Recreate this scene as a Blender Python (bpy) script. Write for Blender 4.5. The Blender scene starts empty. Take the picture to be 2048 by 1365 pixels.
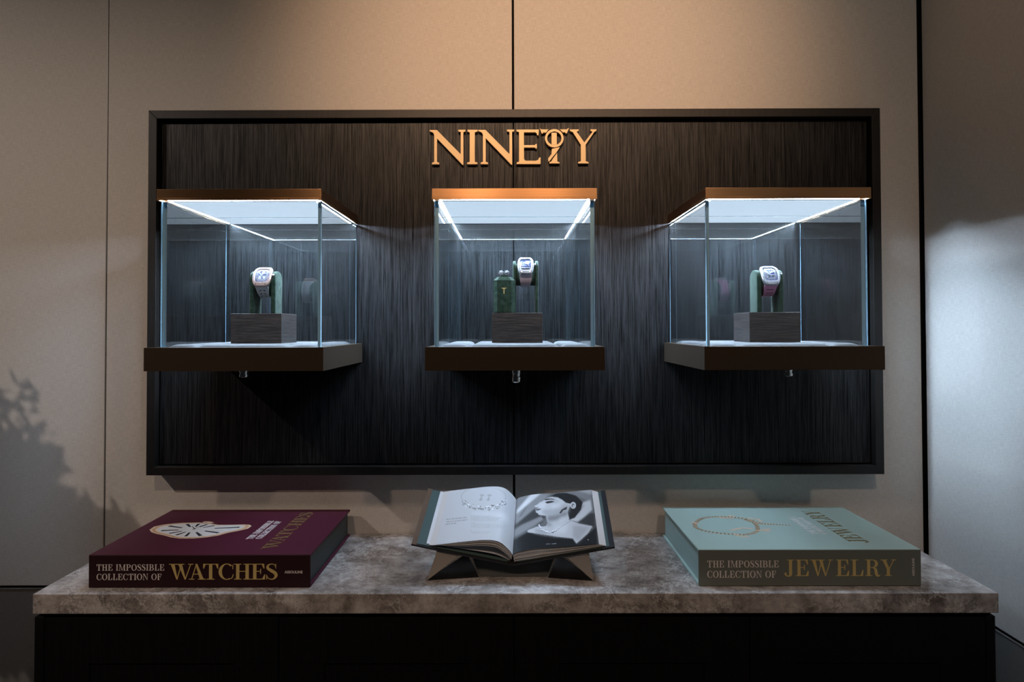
import bpy, bmesh, math, random
import numpy as np
from mathutils import Vector, Matrix

random.seed(7)
rng = np.random.RandomState(5)
sc = bpy.context.scene
COL = sc.collection

# ------------------------------------------------------------------ camera
WALL = 1.6874          # distance camera -> back wall (back wall face is Y = 0)
EYE = 1.4026           # eye height above the floor
F_PX, CX, CY = 1372.61, 1016.92, 630.83
PITCH, ROLL, YAW = 0.0181, -0.0024, -0.0031
_R0 = Vector((math.cos(YAW), -math.sin(YAW), 0))
_FW = Vector((math.sin(YAW) * math.cos(PITCH), math.cos(YAW) * math.cos(PITCH), math.sin(PITCH)))
_U0 = _R0.cross(_FW)
_D0 = -_U0
_R = _R0 * math.cos(ROLL) - _D0 * math.sin(ROLL)
_D = _R0 * math.sin(ROLL) + _D0 * math.cos(ROLL)
cam_d = bpy.data.cameras.new('camera')
cam = bpy.data.objects.new('camera', cam_d)
COL.objects.link(cam)
cam_d.sensor_width = 36.0
cam_d.lens = F_PX / 2048 * 36.0
cam_d.shift_x = (1024 - CX) / 2048
cam_d.shift_y = -(682.5 - CY) / 2048
cam_d.clip_start = 0.02
m3 = Matrix((_R, -_D, -_FW)).transposed()
cam.matrix_world = Matrix.Translation((0, -WALL, EYE)) @ m3.to_4x4()
sc.camera = cam
CAMP = Vector((0, -WALL, EYE))


def P(x, depth, zrel):
    """distance from the lens and height against the eye -> world"""
    return Vector((x, depth - WALL, zrel + EYE))


def ray(px, py):
    return (_FW + _R * ((px - CX) / F_PX) + _D * ((py - CY) / F_PX))


def at_depth(px, py, depth):
    r = ray(px, py)
    return CAMP + r * (depth / r.y)


def at_height(px, py, z):
    r = ray(px, py)
    return CAMP + r * ((z - EYE) / r.z)


# ------------------------------------------------------------------ world, lamps, exposure
sc.view_settings.view_transform = 'Standard'
sc.view_settings.look = 'None'
sc.view_settings.exposure = 0.10
sc.view_settings.gamma = 1.0
sc.view_settings.use_curve_mapping = False
cy = sc.cycles
cy.max_bounces = 10
cy.diffuse_bounces = 4
cy.glossy_bounces = 6
cy.transparent_max_bounces = 40
cy.sample_clamp_indirect = 4.0
cy.caustics_reflective = False
cy.caustics_refractive = False

world = bpy.data.worlds.new('world')
sc.world = world
world.use_nodes = True
bgn = world.node_tree.nodes['Background']
bgn.inputs[0].default_value = (0.66, 0.80, 1.0, 1)
bgn.inputs[1].default_value = 0.010


def spot(name, loc, target, power, color, angle, blend, radius):
    d = bpy.data.lights.new(name, 'SPOT')
    d.energy = power
    d.color = color
    d.spot_size = math.radians(angle)
    d.spot_blend = blend
    d.shadow_soft_size = radius
    o = bpy.data.objects.new(name, d)
    COL.objects.link(o)
    o.location = loc
    o.rotation_euler = (Vector(target) - Vector(loc)).to_track_quat('-Z', 'Y').to_euler()
    return o


WARM = (1.0, 0.61, 0.37)
# ceiling downlights on the track in front of the wall
spot('ceiling_spot_light', (-0.16, -1.90, 2.74), (0.02, 0.0, 2.06), 66, WARM, 43, 1.0, 0.03)
spot('ceiling_spot_light', (0.17, -1.90, 2.74), (0.16, 0.0, 2.10), 66, WARM, 43, 1.0, 0.03)
for sx_ in (-0.62, 0.62):
    spot('ceiling_spot_light', (sx_, -1.90, 2.74), (sx_ * 0.6, 0.0, 0.98), 25, (1.0, 0.72, 0.52), 74, 1.0, 0.03)
spot('ceiling_spot_light', (-2.30, -1.75, 2.76), (-1.30, 0.0, 1.25), 66, (1.0, 0.82, 0.70), 60, 1.0, 0.012)



def area(name, loc, target, power, color, sx, sy):
    d = bpy.data.lights.new(name, 'AREA')
    d.shape = 'RECTANGLE'
    d.size, d.size_y = sx, sy
    d.energy = power
    d.color = color
    o = bpy.data.objects.new(name, d)
    COL.objects.link(o)
    o.location = loc
    o.rotation_euler = (Vector(target) - Vector(loc)).to_track_quat('-Z', 'Y').to_euler()
    return o


area('added_fill_light', (0.70, -0.75, 2.86), (0.65, -0.25, 0.9), 1.5, (1.0, 0.92, 0.82), 0.6, 0.6)  # unseen fill light, added to brighten the worktop and right wall
area('added_fill_light', (-1.7, -0.9, 2.86), (-1.3, 0.0, 0.9), 0.7, (1.0, 0.86, 0.72), 0.9, 0.9)  # unseen fill light, added to lift the left wall

# ------------------------------------------------------------------ materials
MATS = {}


def new_mat(name):
    m = bpy.data.materials.new(name)
    m.use_nodes = True
    nt = m.node_tree
    b = nt.nodes['Principled BSDF']
    MATS[name] = m
    return m, nt, b


def simple(name, col, rough=0.5, metal=0.0, spec=0.5, bump=None, emit=None, sheen=0.0, coat=0.0):
    m, nt, b = new_mat(name)
    b.inputs['Base Color'].default_value = (*col, 1)
    b.inputs['Roughness'].default_value = rough
    b.inputs['Metallic'].default_value = metal
    b.inputs['Specular IOR Level'].default_value = spec
    b.inputs['Sheen Weight'].default_value = sheen
    b.inputs['Coat Weight'].default_value = coat
    if emit:
        b.inputs['Emission Color'].default_value = (*emit[0], 1)
        b.inputs['Emission Strength'].default_value = emit[1]
    if bump:
        tc = nt.nodes.new('ShaderNodeTexCoord')
        n = nt.nodes.new('ShaderNodeTexNoise')
        n.inputs['Scale'].default_value = bump[0]
        n.inputs['Detail'].default_value = 6
        nt.links.new(tc.outputs['Object'], n.inputs['Vector'])
        bp = nt.nodes.new('ShaderNodeBump')
        bp.inputs['Strength'].default_value = bump[1]
        bp.inputs['Distance'].default_value = bump[2]
        nt.links.new(n.outputs['Fac'], bp.inputs['Height'])
        nt.links.new(bp.outputs['Normal'], b.inputs['Normal'])
    return m


def tex_chain(nt, scale, coord='Object'):
    tc = nt.nodes.new('ShaderNodeTexCoord')
    mp = nt.nodes.new('ShaderNodeMapping')
    mp.inputs['Scale'].default_value = scale
    nt.links.new(tc.outputs[coord], mp.inputs['Vector'])
    return mp


def noise(nt, mp, scale, detail=8, rough=0.6, dist=0.0):
    n = nt.nodes.new('ShaderNodeTexNoise')
    n.inputs['Scale'].default_value = scale
    n.inputs['Detail'].default_value = detail
    n.inputs['Roughness'].default_value = rough
    n.inputs['Distortion'].default_value = dist
    nt.links.new(mp.outputs[0], n.inputs['Vector'])
    return n


def ramp(nt, src, stops):
    r = nt.nodes.new('ShaderNodeValToRGB')
    el = r.color_ramp.elements
    while len(el) < len(stops):
        el.new(0.5)
    for e, (p, c) in zip(el, stops):
        e.position = p
        e.color = (*c, 1) if len(c) == 3 else c
    nt.links.new(src, r.inputs[0])
    return r


def grain_mat(name, scale, c0, c1, rough=0.45, spec=0.5, bump=0.15, nscale=1.0, lo=0.35, hi=0.7):
    m, nt, b = new_mat(name)
    mp = tex_chain(nt, scale)
    n = noise(nt, mp, nscale, 10, 0.7)
    r = ramp(nt, n.outputs['Fac'], [(lo, c0), (hi, c1)])
    nt.links.new(r.outputs[0], b.inputs['Base Color'])
    b.inputs['Roughness'].default_value = rough
    b.inputs['Specular IOR Level'].default_value = spec
    bp = nt.nodes.new('ShaderNodeBump')
    bp.inputs['Strength'].default_value = bump
    bp.inputs['Distance'].default_value = 0.002
    nt.links.new(n.outputs['Fac'], bp.inputs['Height'])
    nt.links.new(bp.outputs['Normal'], b.inputs['Normal'])
    return m


def fabric_mat(name, col, col2, fy=1.0):
    """woven wall covering: crossed fine threads"""
    m, nt, b = new_mat(name)
    mp1 = tex_chain(nt, (900, 900, 60))
    mp2 = tex_chain(nt, (60, 60, 900))
    n1 = noise(nt, mp1, 1.0, 3, 0.6)
    n2 = noise(nt, mp2, 1.0, 3, 0.6)
    ad = nt.nodes.new('ShaderNodeMath')
    ad.operation = 'ADD'
    nt.links.new(n1.outputs['Fac'], ad.inputs[0])
    nt.links.new(n2.outputs['Fac'], ad.inputs[1])
    hf = nt.nodes.new('ShaderNodeMath')
    hf.operation = 'MULTIPLY'
    hf.inputs[1].default_value = 0.5
    nt.links.new(ad.outputs[0], hf.inputs[0])
    r = ramp(nt, hf.outputs[0], [(0.38, col2), (0.62, col)])
    nt.links.new(r.outputs[0], b.inputs['Base Color'])
    b.inputs['Roughness'].default_value = 0.85
    b.inputs['Specular IOR Level'].default_value = 0.25
    bp = nt.nodes.new('ShaderNodeBump')
    bp.inputs['Strength'].default_value = 0.25
    bp.inputs['Distance'].default_value = 0.001
    nt.links.new(hf.outputs[0], bp.inputs['Height'])
    nt.links.new(bp.outputs['Normal'], b.inputs['Normal'])
    return m


M_WALL = fabric_mat('woven_wall_fabric', (0.66, 0.625, 0.58), (0.52, 0.49, 0.455))
M_WAINS = fabric_mat('dark_wainscot_fabric', (0.20, 0.19, 0.175), (0.15, 0.143, 0.132))
M_GAP = simple('dark_gap', (0.008, 0.008, 0.008), 0.8, spec=0.1)
M_SEAM = simple('satin_seam_trim', (0.20, 0.19, 0.18), 0.45, metal=0.4)
M_CEIL = simple('ceiling_paint', (0.30, 0.28, 0.26), 0.9)
M_FLOOR = simple('dark_floor', (0.05, 0.045, 0.04), 0.5, bump=(30, 0.1, 0.001))
M_PANEL = grain_mat('wenge_veneer', (640, 640, 10), (0.0015, 0.0015, 0.0015), (0.031, 0.0303, 0.0320), 0.40, 1.0, 0.25, 1.0, 0.36, 0.80)
_nt = M_PANEL.node_tree
_n = [x for x in _nt.nodes if x.type == 'TEX_NOISE'][0]
_sp = _nt.nodes.new('ShaderNodeMapRange')
_sp.inputs['From Min'].default_value = 0.36; _sp.inputs['From Max'].default_value = 0.70
_sp.inputs['To Min'].default_value = 0.06; _sp.inputs['To Max'].default_value = 0.50
_nt.links.new(_n.outputs['Fac'], _sp.inputs['Value'])
_nt.links.new(_sp.outputs[0], _nt.nodes['Principled BSDF'].inputs['Specular IOR Level'])
M_FRAME = grain_mat('dark_frame_wood', (300, 300, 12), (0.005, 0.0045, 0.004), (0.016, 0.013, 0.011), 0.45, 0.35, 0.15)
M_CAB = grain_mat('dark_cabinet_wood', (300, 300, 8), (0.0035, 0.0035, 0.0037), (0.007, 0.007, 0.0075), 0.6, 0.15, 0.1)
M_BLOCK = grain_mat('carved_block_wood', (18, 18, 330), (0.014, 0.011, 0.010), (0.12, 0.092, 0.082), 0.45, 0.4, 0.5, 1.0, 0.40, 0.75)

# bronze with a fine horizontal brush
m, nt, b = new_mat('brushed_bronze')
mp = tex_chain(nt, (6, 6, 900))
n = noise(nt, mp, 1.0, 4, 0.6)
r = ramp(nt, n.outputs['Fac'], [(0.3, (0.72, 0.40, 0.19)), (0.7, (0.80, 0.46, 0.23))])
nt.links.new(r.outputs[0], b.inputs['Base Color'])
b.inputs['Metallic'].default_value = 1.0
b.inputs['Roughness'].default_value = 0.44
b.inputs['Anisotropic'].default_value = 1.0
b.inputs['Anisotropic Rotation'].default_value = 0.25
tg_ = nt.nodes.new('ShaderNodeTangent'); tg_.direction_type = 'RADIAL'; tg_.axis = 'Z'
nt.links.new(tg_.outputs[0], b.inputs['Tangent'])
M_BRONZE = m
M_DBRONZE = simple('dark_bronze', (0.085, 0.060, 0.040), 0.42, metal=0.75, bump=(600, 0.04, 0.0003))
M_STANDMETAL = simple('bronze_sheet', (0.36, 0.315, 0.265), 0.45, metal=0.2)
M_WEB = simple('grey_web_metal', (0.11, 0.115, 0.11), 0.3, metal=0.2)
M_STANDDARK = simple('dark_sheet_metal', (0.03, 0.032, 0.034), 0.25, metal=0.8)
M_SIGN = simple('champagne_brass', (0.60, 0.45, 0.25), 0.5, metal=0.3, spec=0.5, bump=(900, 0.05, 0.0003))
M_CHROME = simple('chrome', (0.62, 0.62, 0.62), 0.16, metal=1.0)
M_STEEL = simple('polished_steel', (0.80, 0.80, 0.82), 0.22, metal=0.9)
M_PINKGOLD = simple('rose_gold', (0.90, 0.62, 0.52), 0.25, metal=0.85)
M_PAD = simple('white_padding', (0.115, 0.117, 0.12), 0.75, spec=0.3, bump=(900, 0.08, 0.0003))
M_PAPER = simple('paper_edges', (0.56, 0.54, 0.53), 0.8, bump=(400, 0.1, 0.0005))
M_COVERIN = simple('green_endpaper', (0.06, 0.10, 0.10), 0.6)
M_BOOKBLK = simple('black_book_cloth', (0.010, 0.010, 0.012), 0.6)
M_BOOKEDGE = simple('brown_cover_edge', (0.12, 0.075, 0.05), 0.6)
M_BURG = simple('burgundy_cloth', (0.068, 0.007, 0.022), 0.62, spec=0.35, bump=(1500, 0.12, 0.0004))
M_BURGSP = simple('shade_painted_burgundy_spine', (0.022, 0.003, 0.006), 0.65, spec=0.3, bump=(1500, 0.12, 0.0004))  # burgundy cover cloth with the shade of the front side put into its colour
M_TEALSP = simple('shade_painted_teal_spine', (0.15, 0.165, 0.14), 0.65, spec=0.3, bump=(1500, 0.12, 0.0004))  # teal cloth darkened to olive, front side's shade painted into the colour
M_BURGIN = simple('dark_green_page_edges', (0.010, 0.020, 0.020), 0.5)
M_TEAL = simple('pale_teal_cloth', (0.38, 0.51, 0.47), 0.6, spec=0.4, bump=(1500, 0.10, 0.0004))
M_TEALED = simple('teal_page_edges', (0.30, 0.42, 0.40), 0.6)
M_FOIL = simple('gold_foil', (0.62, 0.47, 0.18), 0.5, metal=0.0)
M_FOILD = simple('dark_gold_foil', (0.22, 0.17, 0.055), 0.4, metal=0.2)
M_LETW = simple('silver_white_ink', (0.80, 0.74, 0.72), 0.5)
M_LETWB = simple('pale_ink', (0.92, 0.91, 0.92), 0.5)
M_WHITE = simple('white_rubber', (0.26, 0.265, 0.27), 0.45)
M_WRUB = simple('white_strap_rubber', (0.72, 0.72, 0.73), 0.5)
M_ROSEB = simple('pale_rose_gold_bezel', (0.38, 0.27, 0.25), 0.28, metal=0.3, bump=(2200, 0.5, 0.0004))
M_MAUVE = simple('mauve_rubber', (0.60, 0.49, 0.58), 0.5)
M_PINK = simple('pink_rubber', (0.80, 0.30, 0.50), 0.5)
M_HOLE = simple('dark_slot', (0.02, 0.02, 0.025), 0.6)
M_DIAM = simple('diamond_paved_white', (0.24, 0.24, 0.265), 0.2, metal=0.2, spec=0.9, bump=(2200, 0.9, 0.0006))
M_BLUE = simple('blue_dial', (0.04, 0.06, 0.22), 0.35)
M_LBLUE = simple('ice_blue_dial', (0.13, 0.16, 0.34), 0.35)
M_SILVER = simple('silver_dial_metal', (0.45, 0.46, 0.48), 0.3, metal=0.3)
M_INKD = simple('dark_ink', (0.02, 0.025, 0.04), 0.5)
M_DIALW = simple('cream_dial', (0.72, 0.72, 0.72), 0.5)
M_GOLDPR = simple('printed_gold', (0.55, 0.33, 0.16), 0.45)
M_GOLDPL = simple('printed_pale_gold', (0.75, 0.55, 0.40), 0.45)
M_LEAF = simple('leaf_green', (0.05, 0.12, 0.04), 0.55)
M_BARK = simple('bark_brown', (0.10, 0.07, 0.045), 0.8, bump=(80, 0.4, 0.003))
M_POT = simple('grey_pot', (0.18, 0.17, 0.16), 0.6)
M_SOIL = simple('potting_soil', (0.03, 0.02, 0.015), 0.95, bump=(120, 0.8, 0.004))
M_DIFFUSER = simple('frosted_diffuser', (0.8, 0.8, 0.8), 0.6, emit=((0.68, 0.83, 1.0), 0.80))
M_LED = simple('led_or_fill_strip', (0.9, 0.9, 0.9), 0.5, emit=((0.64, 0.80, 1.0), 430.0))
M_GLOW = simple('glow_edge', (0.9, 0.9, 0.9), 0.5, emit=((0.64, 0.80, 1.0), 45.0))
M_FILLSTRIP = simple('added_fill_strip', (0.9, 0.9, 0.9), 0.5, emit=((0.60, 0.77, 1.0), 1900.0))  # added hidden fill, brightens the veneer behind the case

# velvet with mottled nap
m, nt, b = new_mat('green_velvet')
mp = tex_chain(nt, (1, 1, 1))
n = noise(nt, mp, 90, 5, 0.65, 0.5)
r = ramp(nt, n.outputs['Fac'], [(0.38, (0.015, 0.031, 0.020)), (0.65, (0.040, 0.070, 0.048))])
nt.links.new(r.outputs[0], b.inputs['Base Color'])
b.inputs['Roughness'].default_value = 0.9
b.inputs['Specular IOR Level'].default_value = 0.15
b.inputs['Sheen Weight'].default_value = 0.08
b.inputs['Sheen Roughness'].default_value = 0.4
M_VELVET = m

# pearl grey veined marble
m, nt, b = new_mat('grey_marble')
mp = tex_chain(nt, (1, 1.0, 1))
n1 = noise(nt, mp, 15, 14, 0.76, 0.12)
n2 = noise(nt, mp, 11, 14, 0.72, 0.25)
r1 = ramp(nt, n1.outputs['Fac'], [(0.36, (0.15, 0.13, 0.12)), (0.50, (0.37, 0.335, 0.32)), (0.64, (0.62, 0.58, 0.56))])
vn = nt.nodes.new('ShaderNodeMath'); vn.operation = 'SUBTRACT'; vn.inputs[1].default_value = 0.5
nt.links.new(n2.outputs['Fac'], vn.inputs[0])
va = nt.nodes.new('ShaderNodeMath'); va.operation = 'ABSOLUTE'
nt.links.new(vn.outputs[0], va.inputs[0])
r2 = ramp(nt, va.outputs[0], [(0.0, (1, 1, 1)), (0.014, (0.0, 0.0, 0.0))])
n3 = noise(nt, mp, 7, 8, 0.6, 0.5)
r3 = ramp(nt, n3.outputs['Fac'], [(0.40, (0, 0, 0)), (0.56, (0.95, 0.95, 0.95))])
mu = nt.nodes.new('ShaderNodeMath'); mu.operation = 'MULTIPLY'
nt.links.new(r2.outputs[0], mu.inputs[0]); nt.links.new(r3.outputs[0], mu.inputs[1])
mx = nt.nodes.new('ShaderNodeMix'); mx.data_type = 'RGBA'
nt.links.new(mu.outputs[0], mx.inputs['Factor'])
nt.links.new(r1.outputs[0], mx.inputs[6]); mx.inputs[7].default_value = (0.78, 0.76, 0.75, 1)
n4 = noise(nt, mp, 14, 14, 0.75, 0.6)
v4 = nt.nodes.new('ShaderNodeMath'); v4.operation = 'SUBTRACT'; v4.inputs[1].default_value = 0.47
nt.links.new(n4.outputs['Fac'], v4.inputs[0])
a4 = nt.nodes.new('ShaderNodeMath'); a4.operation = 'ABSOLUTE'
nt.links.new(v4.outputs[0], a4.inputs[0])
r4 = ramp(nt, a4.outputs[0], [(0.0, (1, 1, 1)), (0.016, (0.0, 0.0, 0.0))])
n5 = noise(nt, mp, 6.5, 8, 0.6, 0.3)
r5 = ramp(nt, n5.outputs['Fac'], [(0.46, (0, 0, 0)), (0.56, (0.9, 0.9, 0.9))])
m5 = nt.nodes.new('ShaderNodeMath'); m5.operation = 'MULTIPLY'
nt.links.new(r4.outputs[0], m5.inputs[0]); nt.links.new(r5.outputs[0], m5.inputs[1])
mx2 = nt.nodes.new('ShaderNodeMix'); mx2.data_type = 'RGBA'
nt.links.new(m5.outputs[0], mx2.inputs['Factor'])
nt.links.new(mx.outputs[2], mx2.inputs[6]); mx2.inputs[7].default_value = (0.06, 0.055, 0.05, 1)
nt.links.new(mx2.outputs[2], b.inputs['Base Color'])
b.inputs['Roughness'].default_value = 0.08
b.inputs['Specular IOR Level'].default_value = 0.55
M_MARBLE = m

# clear sheet glass: straight through, with the true angle dependent mirror image
m = bpy.data.materials.new('clear_glass')
m.use_nodes = True
nt = m.node_tree
nt.nodes.clear()
out = nt.nodes.new('ShaderNodeOutputMaterial')
tr = nt.nodes.new('ShaderNodeBsdfTransparent'); tr.inputs[0].default_value = (0.965, 0.985, 0.99, 1)
gl = nt.nodes.new('ShaderNodeBsdfGlossy'); gl.inputs['Roughness'].default_value = 0.0
gl.inputs[0].default_value = (1, 1, 1, 1)
geo = nt.nodes.new('ShaderNodeNewGeometry')
dt = nt.nodes.new('ShaderNodeVectorMath'); dt.operation = 'DOT_PRODUCT'
nt.links.new(geo.outputs['Normal'], dt.inputs[0]); nt.links.new(geo.outputs['Incoming'], dt.inputs[1])


def mth(op, a, b_=None):
    x = nt.nodes.new('ShaderNodeMath'); x.operation = op
    for i, v in enumerate((a, b_)):
        if v is None:
            continue
        if isinstance(v, (int, float)):
            x.inputs[i].default_value = v
        else:
            nt.links.new(v, x.inputs[i])
    return x.outputs[0]


c_ = mth('ABSOLUTE', dt.outputs['Value'])
c1 = mth('SUBTRACT', 1.0, c_)
c5 = mth('POWER', c1, 5.0)
fr = mth('ADD', mth('MULTIPLY', c5, 0.93), 0.07)
ms = nt.nodes.new('ShaderNodeMixShader')
nt.links.new(fr, ms.inputs[0]); nt.links.new(tr.outputs[0], ms.inputs[1]); nt.links.new(gl.outputs[0], ms.inputs[2])
nt.links.new(ms.outputs[0], out.inputs[0])
M_GLASS = m
M_GEDGE = simple('polished_glass_edge', (0.46, 0.72, 0.88), 0.25, spec=0.8)

# printed page: colour comes from a painted vertex attribute (the print itself)
m, nt, b = new_mat('printed_page')
at = nt.nodes.new('ShaderNodeAttribute'); at.attribute_name = 'print'
nt.links.new(at.outputs['Color'], b.inputs['Base Color'])
b.inputs['Roughness'].default_value = 0.38
b.inputs['Specular IOR Level'].default_value = 0.4
M_PRINT = m

# ------------------------------------------------------------------ object helpers
MW = {}


def tag(o, label=None, cat=None, group=None, kind=None):
    if label: o['label'] = label
    if cat: o['category'] = cat
    if group: o['group'] = group
    if kind: o['kind'] = kind
    return o


def thing(name, loc, label, cat, group=None, rot=None):
    o = bpy.data.objects.new(name, None)
    COL.objects.link(o)
    o.empty_display_size = 0.05
    o.location = loc
    mt = Matrix.Translation(loc)
    if rot is not None:
        o.rotation_euler = rot.to_euler()
        mt = mt @ rot.to_4x4()
    MW[o] = mt
    return tag(o, label, cat, group)


class MB:
    def __init__(self):
        self.v, self.f, self.m, self.s = [], [], [], []

    def add(self, verts, faces, mi=0, smooth=False):
        n = len(self.v)
        self.v += [Vector(p) for p in verts]
        for f in faces:
            self.f.append([i + n for i in f]); self.m.append(mi); self.s.append(smooth)
        return self

    def box(self, a, b_, mi=0, M=None):
        x0, y0, z0 = a; x1, y1, z1 = b_
        vs = [Vector(p) for p in ((x0, y0, z0), (x1, y0, z0), (x1, y1, z0), (x0, y1, z0), (x0, y0, z1), (x1, y0, z1), (x1, y1, z1), (x0, y1, z1))]
        if M is not None: vs = [M @ p for p in vs]
        return self.add(vs, [(0, 3, 2, 1), (4, 5, 6, 7), (0, 1, 5, 4), (1, 2, 6, 5), (2, 3, 7, 6), (3, 0, 4, 7)], mi)

    def prism(self, poly, fn, d0, d1, mi=0, smooth=False, side=None):
        """poly in 2D, fn(x, y, d) -> world"""
        n = len(poly)
        vs = [fn(x, y, d0) for x, y in poly] + [fn(x, y, d1) for x, y in poly]
        sm = mi if side is None else side
        self.add(vs, [list(range(n))[::-1], [i + n for i in range(n)]], mi)
        self.add(vs, [(i, (i + 1) % n, (i + 1) % n + n, i + n) for i in range(n)], sm, smooth)
        return self

    def tube(self, pts, radii, seg=10, mi=0, cap=True):
        pts = [Vector(p) for p in pts]
        if not hasattr(radii, '__len__'): radii = [radii] * len(pts)
        vs, fs = [], []
        up = Vector((0.0123, 0.021, 1)).normalized()
        for i, p in enumerate(pts):
            d = (pts[min(i + 1, len(pts) - 1)] - pts[max(i - 1, 0)]).normalized()
            a = d.cross(up)
            if a.length < 0.05: a = d.cross(Vector((1, 0, 0)))
            a.normalize(); bb = d.cross(a)
            for k in range(seg):
                t = 2 * math.pi * k / seg
                vs.append(p + (a * math.cos(t) + bb * math.sin(t)) * radii[i])
        for i in range(len(pts) - 1):
            for k in range(seg):
                k2 = (k + 1) % seg
                fs.append((i * seg + k, i * seg + k2, (i + 1) * seg + k2, (i + 1) * seg + k))
        self.add(vs, fs, mi, True)
        if cap:
            self.add(vs[:seg], [list(range(seg))[::-1]], mi)
            self.add(vs[-seg:], [list(range(seg))], mi)
        return self

    def lathe(self, c, prof, seg=24, mi=0):
        """profile (r, z) about a vertical axis through c"""
        c = Vector(c)
        vs = [c + Vector((r_ * math.cos(2 * math.pi * k / seg), r_ * math.sin(2 * math.pi * k / seg), z)) for r_, z in prof for k in range(seg)]
        fs = [(i * seg + k, i * seg + (k + 1) % seg, (i + 1) * seg + (k + 1) % seg, (i + 1) * seg + k) for i in range(len(prof) - 1) for k in range(seg)]
        self.add(vs, fs, mi, False)
        self.add(vs[:seg], [list(range(seg))[::-1]], mi)
        self.add(vs[-seg:], [list(range(seg))], mi)
        return self

    def ball(self, c, r_, seg=12, mi=0, sc_=(1, 1, 1)):
        c = Vector(c); vs = []; fs = []
        for i in range(seg // 2 + 1):
            ph = math.pi * i / (seg // 2)
            for k in range(seg):
                t = 2 * math.pi * k / seg
                vs.append(c + Vector((r_ * sc_[0] * math.sin(ph) * math.cos(t), r_ * sc_[1] * math.sin(ph) * math.sin(t), r_ * sc_[2] * math.cos(ph))))
        for i in range(seg // 2):
            for k in range(seg):
                fs.append((i * seg + k, (i + 1) * seg + k, (i + 1) * seg + (k + 1) % seg, i * seg + (k + 1) % seg))
        return self.add(vs, fs, mi, True)

    def build(self, name, mats, parent=None, bevel=0.0, segs=2, recalc=True):
        if not isinstance(mats, (list, tuple)): mats = [mats]
        inv = MW[parent].inverted() if parent is not None else Matrix.Identity(4)
        me = bpy.data.meshes.new(name)
        me.from_pydata([inv @ p for p in self.v], [], self.f)
        for mm in mats: me.materials.append(mm)
        me.polygons.foreach_set('material_index', self.m)
        me.polygons.foreach_set('use_smooth', self.s)
        bm = bmesh.new(); bm.from_mesh(me)
        bmesh.ops.remove_doubles(bm, verts=bm.verts, dist=1e-6)
        if recalc:
            bmesh.ops.recalc_face_normals(bm, faces=bm.faces)
        bm.to_mesh(me); bm.free()
        o = bpy.data.objects.new(name, me)
        COL.objects.link(o)
        if parent is not None:
            o.parent = parent
        MW[o] = MW[parent].copy() if parent is not None else Matrix.Identity(4)
        if bevel:
            md = o.modifiers.new('bevel', 'BEVEL')
            md.width = bevel; md.segments = segs; md.limit_method = 'ANGLE'; md.angle_limit = math.radians(40)
        return o


def children_of(o):
    return [c for c in COL.objects if c.parent == o]


def copy_tree(o, parent=None, loc=None):
    c = o.copy()
    COL.objects.link(c)
    c.parent = parent
    if loc is not None: c.location = loc
    MW[c] = Matrix.Translation(c.location) if parent is None else MW[parent].copy()
    for ch in children_of(o): copy_tree(ch, c)
    return c


def obj1(mb, name, mats, origin, label=None, cat=None, group=None, kind=None, bevel=0.0):
    """a single mesh thing whose origin lies at its base"""
    o = mb.build(name, mats, None, bevel)
    off = Vector(origin)
    o.data.transform(Matrix.Translation(-off))
    o.location = off
    MW[o] = Matrix.Translation(off)
    return tag(o, label, cat, group, kind)


# ------------------------------------------------------------------ room shell
CORNER = 1.0145
SEAM_Z = 0.7699
Z_CEIL = 2.90
g = 0.0028
wb = MB()
wb.box((-3.0, 0.012, 0), (CORNER + 0.06, 0.10, Z_CEIL), 1)
xs = [-3.0, -2.0, -0.9965, 0.0075, CORNER - 0.004]
for i in range(4):
    gg = g if i != 1 else g * 0.7
    a = xs[i] + (0.0 if i == 0 else (0.0012 if i == 2 - 0 else g)); e = xs[i + 1] - (0.0012 if i == 1 else (g if i < 3 else 0.004))
    wb.box((a, 0.0, SEAM_Z + 0.0035), (e, 0.013, Z_CEIL), 0)
    wb.box((a, 0.0, 0.0), (e, 0.013, SEAM_Z - 0.0035), 2)
obj1(wb, 'wall_back', [M_WALL, M_GAP, M_WAINS], (0, 0, 0), kind='structure', bevel=0.0012)
wr = MB()
wr.box((CORNER + 0.012, -4.2, 0), (CORNER + 0.10, 0.012, Z_CEIL), 1)
for y0, y1 in ((-0.006, -1.35), (-1.356, -2.7), (-2.706, -4.2)):
    wr.box((CORNER, y1, SEAM_Z + 0.0035), (CORNER + 0.013, y0, Z_CEIL), 0)
    wr.box((CORNER, y1, 0), (CORNER + 0.013, y0, SEAM_Z - 0.0035), 2)
obj1(wr, 'wall_right', [M_WALL, M_GAP, M_WAINS], (CORNER, 0, 0), kind='structure', bevel=0.0012)
t = MB()
t.box((-0.9965 - 0.0014, -0.0012, SEAM_Z + 0.004), (-0.9965 + 0.0006, 0.006, Z_CEIL))
obj1(t, 'trim_1', M_SEAM, (-0.9965, 0, SEAM_Z), kind='structure')
t = MB()
t.box((-3.0, -0.0010, SEAM_Z - 0.0050), (CORNER - 0.004, 0.004, SEAM_Z - 0.0036))
obj1(t, 'trim_2', M_SEAM, (0, 0, SEAM_Z), kind='structure')
t = MB()
t.box((CORNER - 0.0010, -4.2, SEAM_Z - 0.0050), (CORNER + 0.004, -0.006, SEAM_Z - 0.0036))
obj1(t, 'trim_3', M_SEAM, (CORNER, 0, SEAM_Z), kind='structure')
obj1(MB().box((-3.0, -4.2, -0.05), (CORNER + 0.10, 0.10, 0)), 'floor', M_FLOOR, (0, 0, 0), kind='structure')
obj1(MB().box((-3.0, -4.2, Z_CEIL), (CORNER + 0.10, 0.10, Z_CEIL + 0.05)), 'ceiling', M_CEIL, (0, 0, Z_CEIL), kind='structure')

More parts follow.
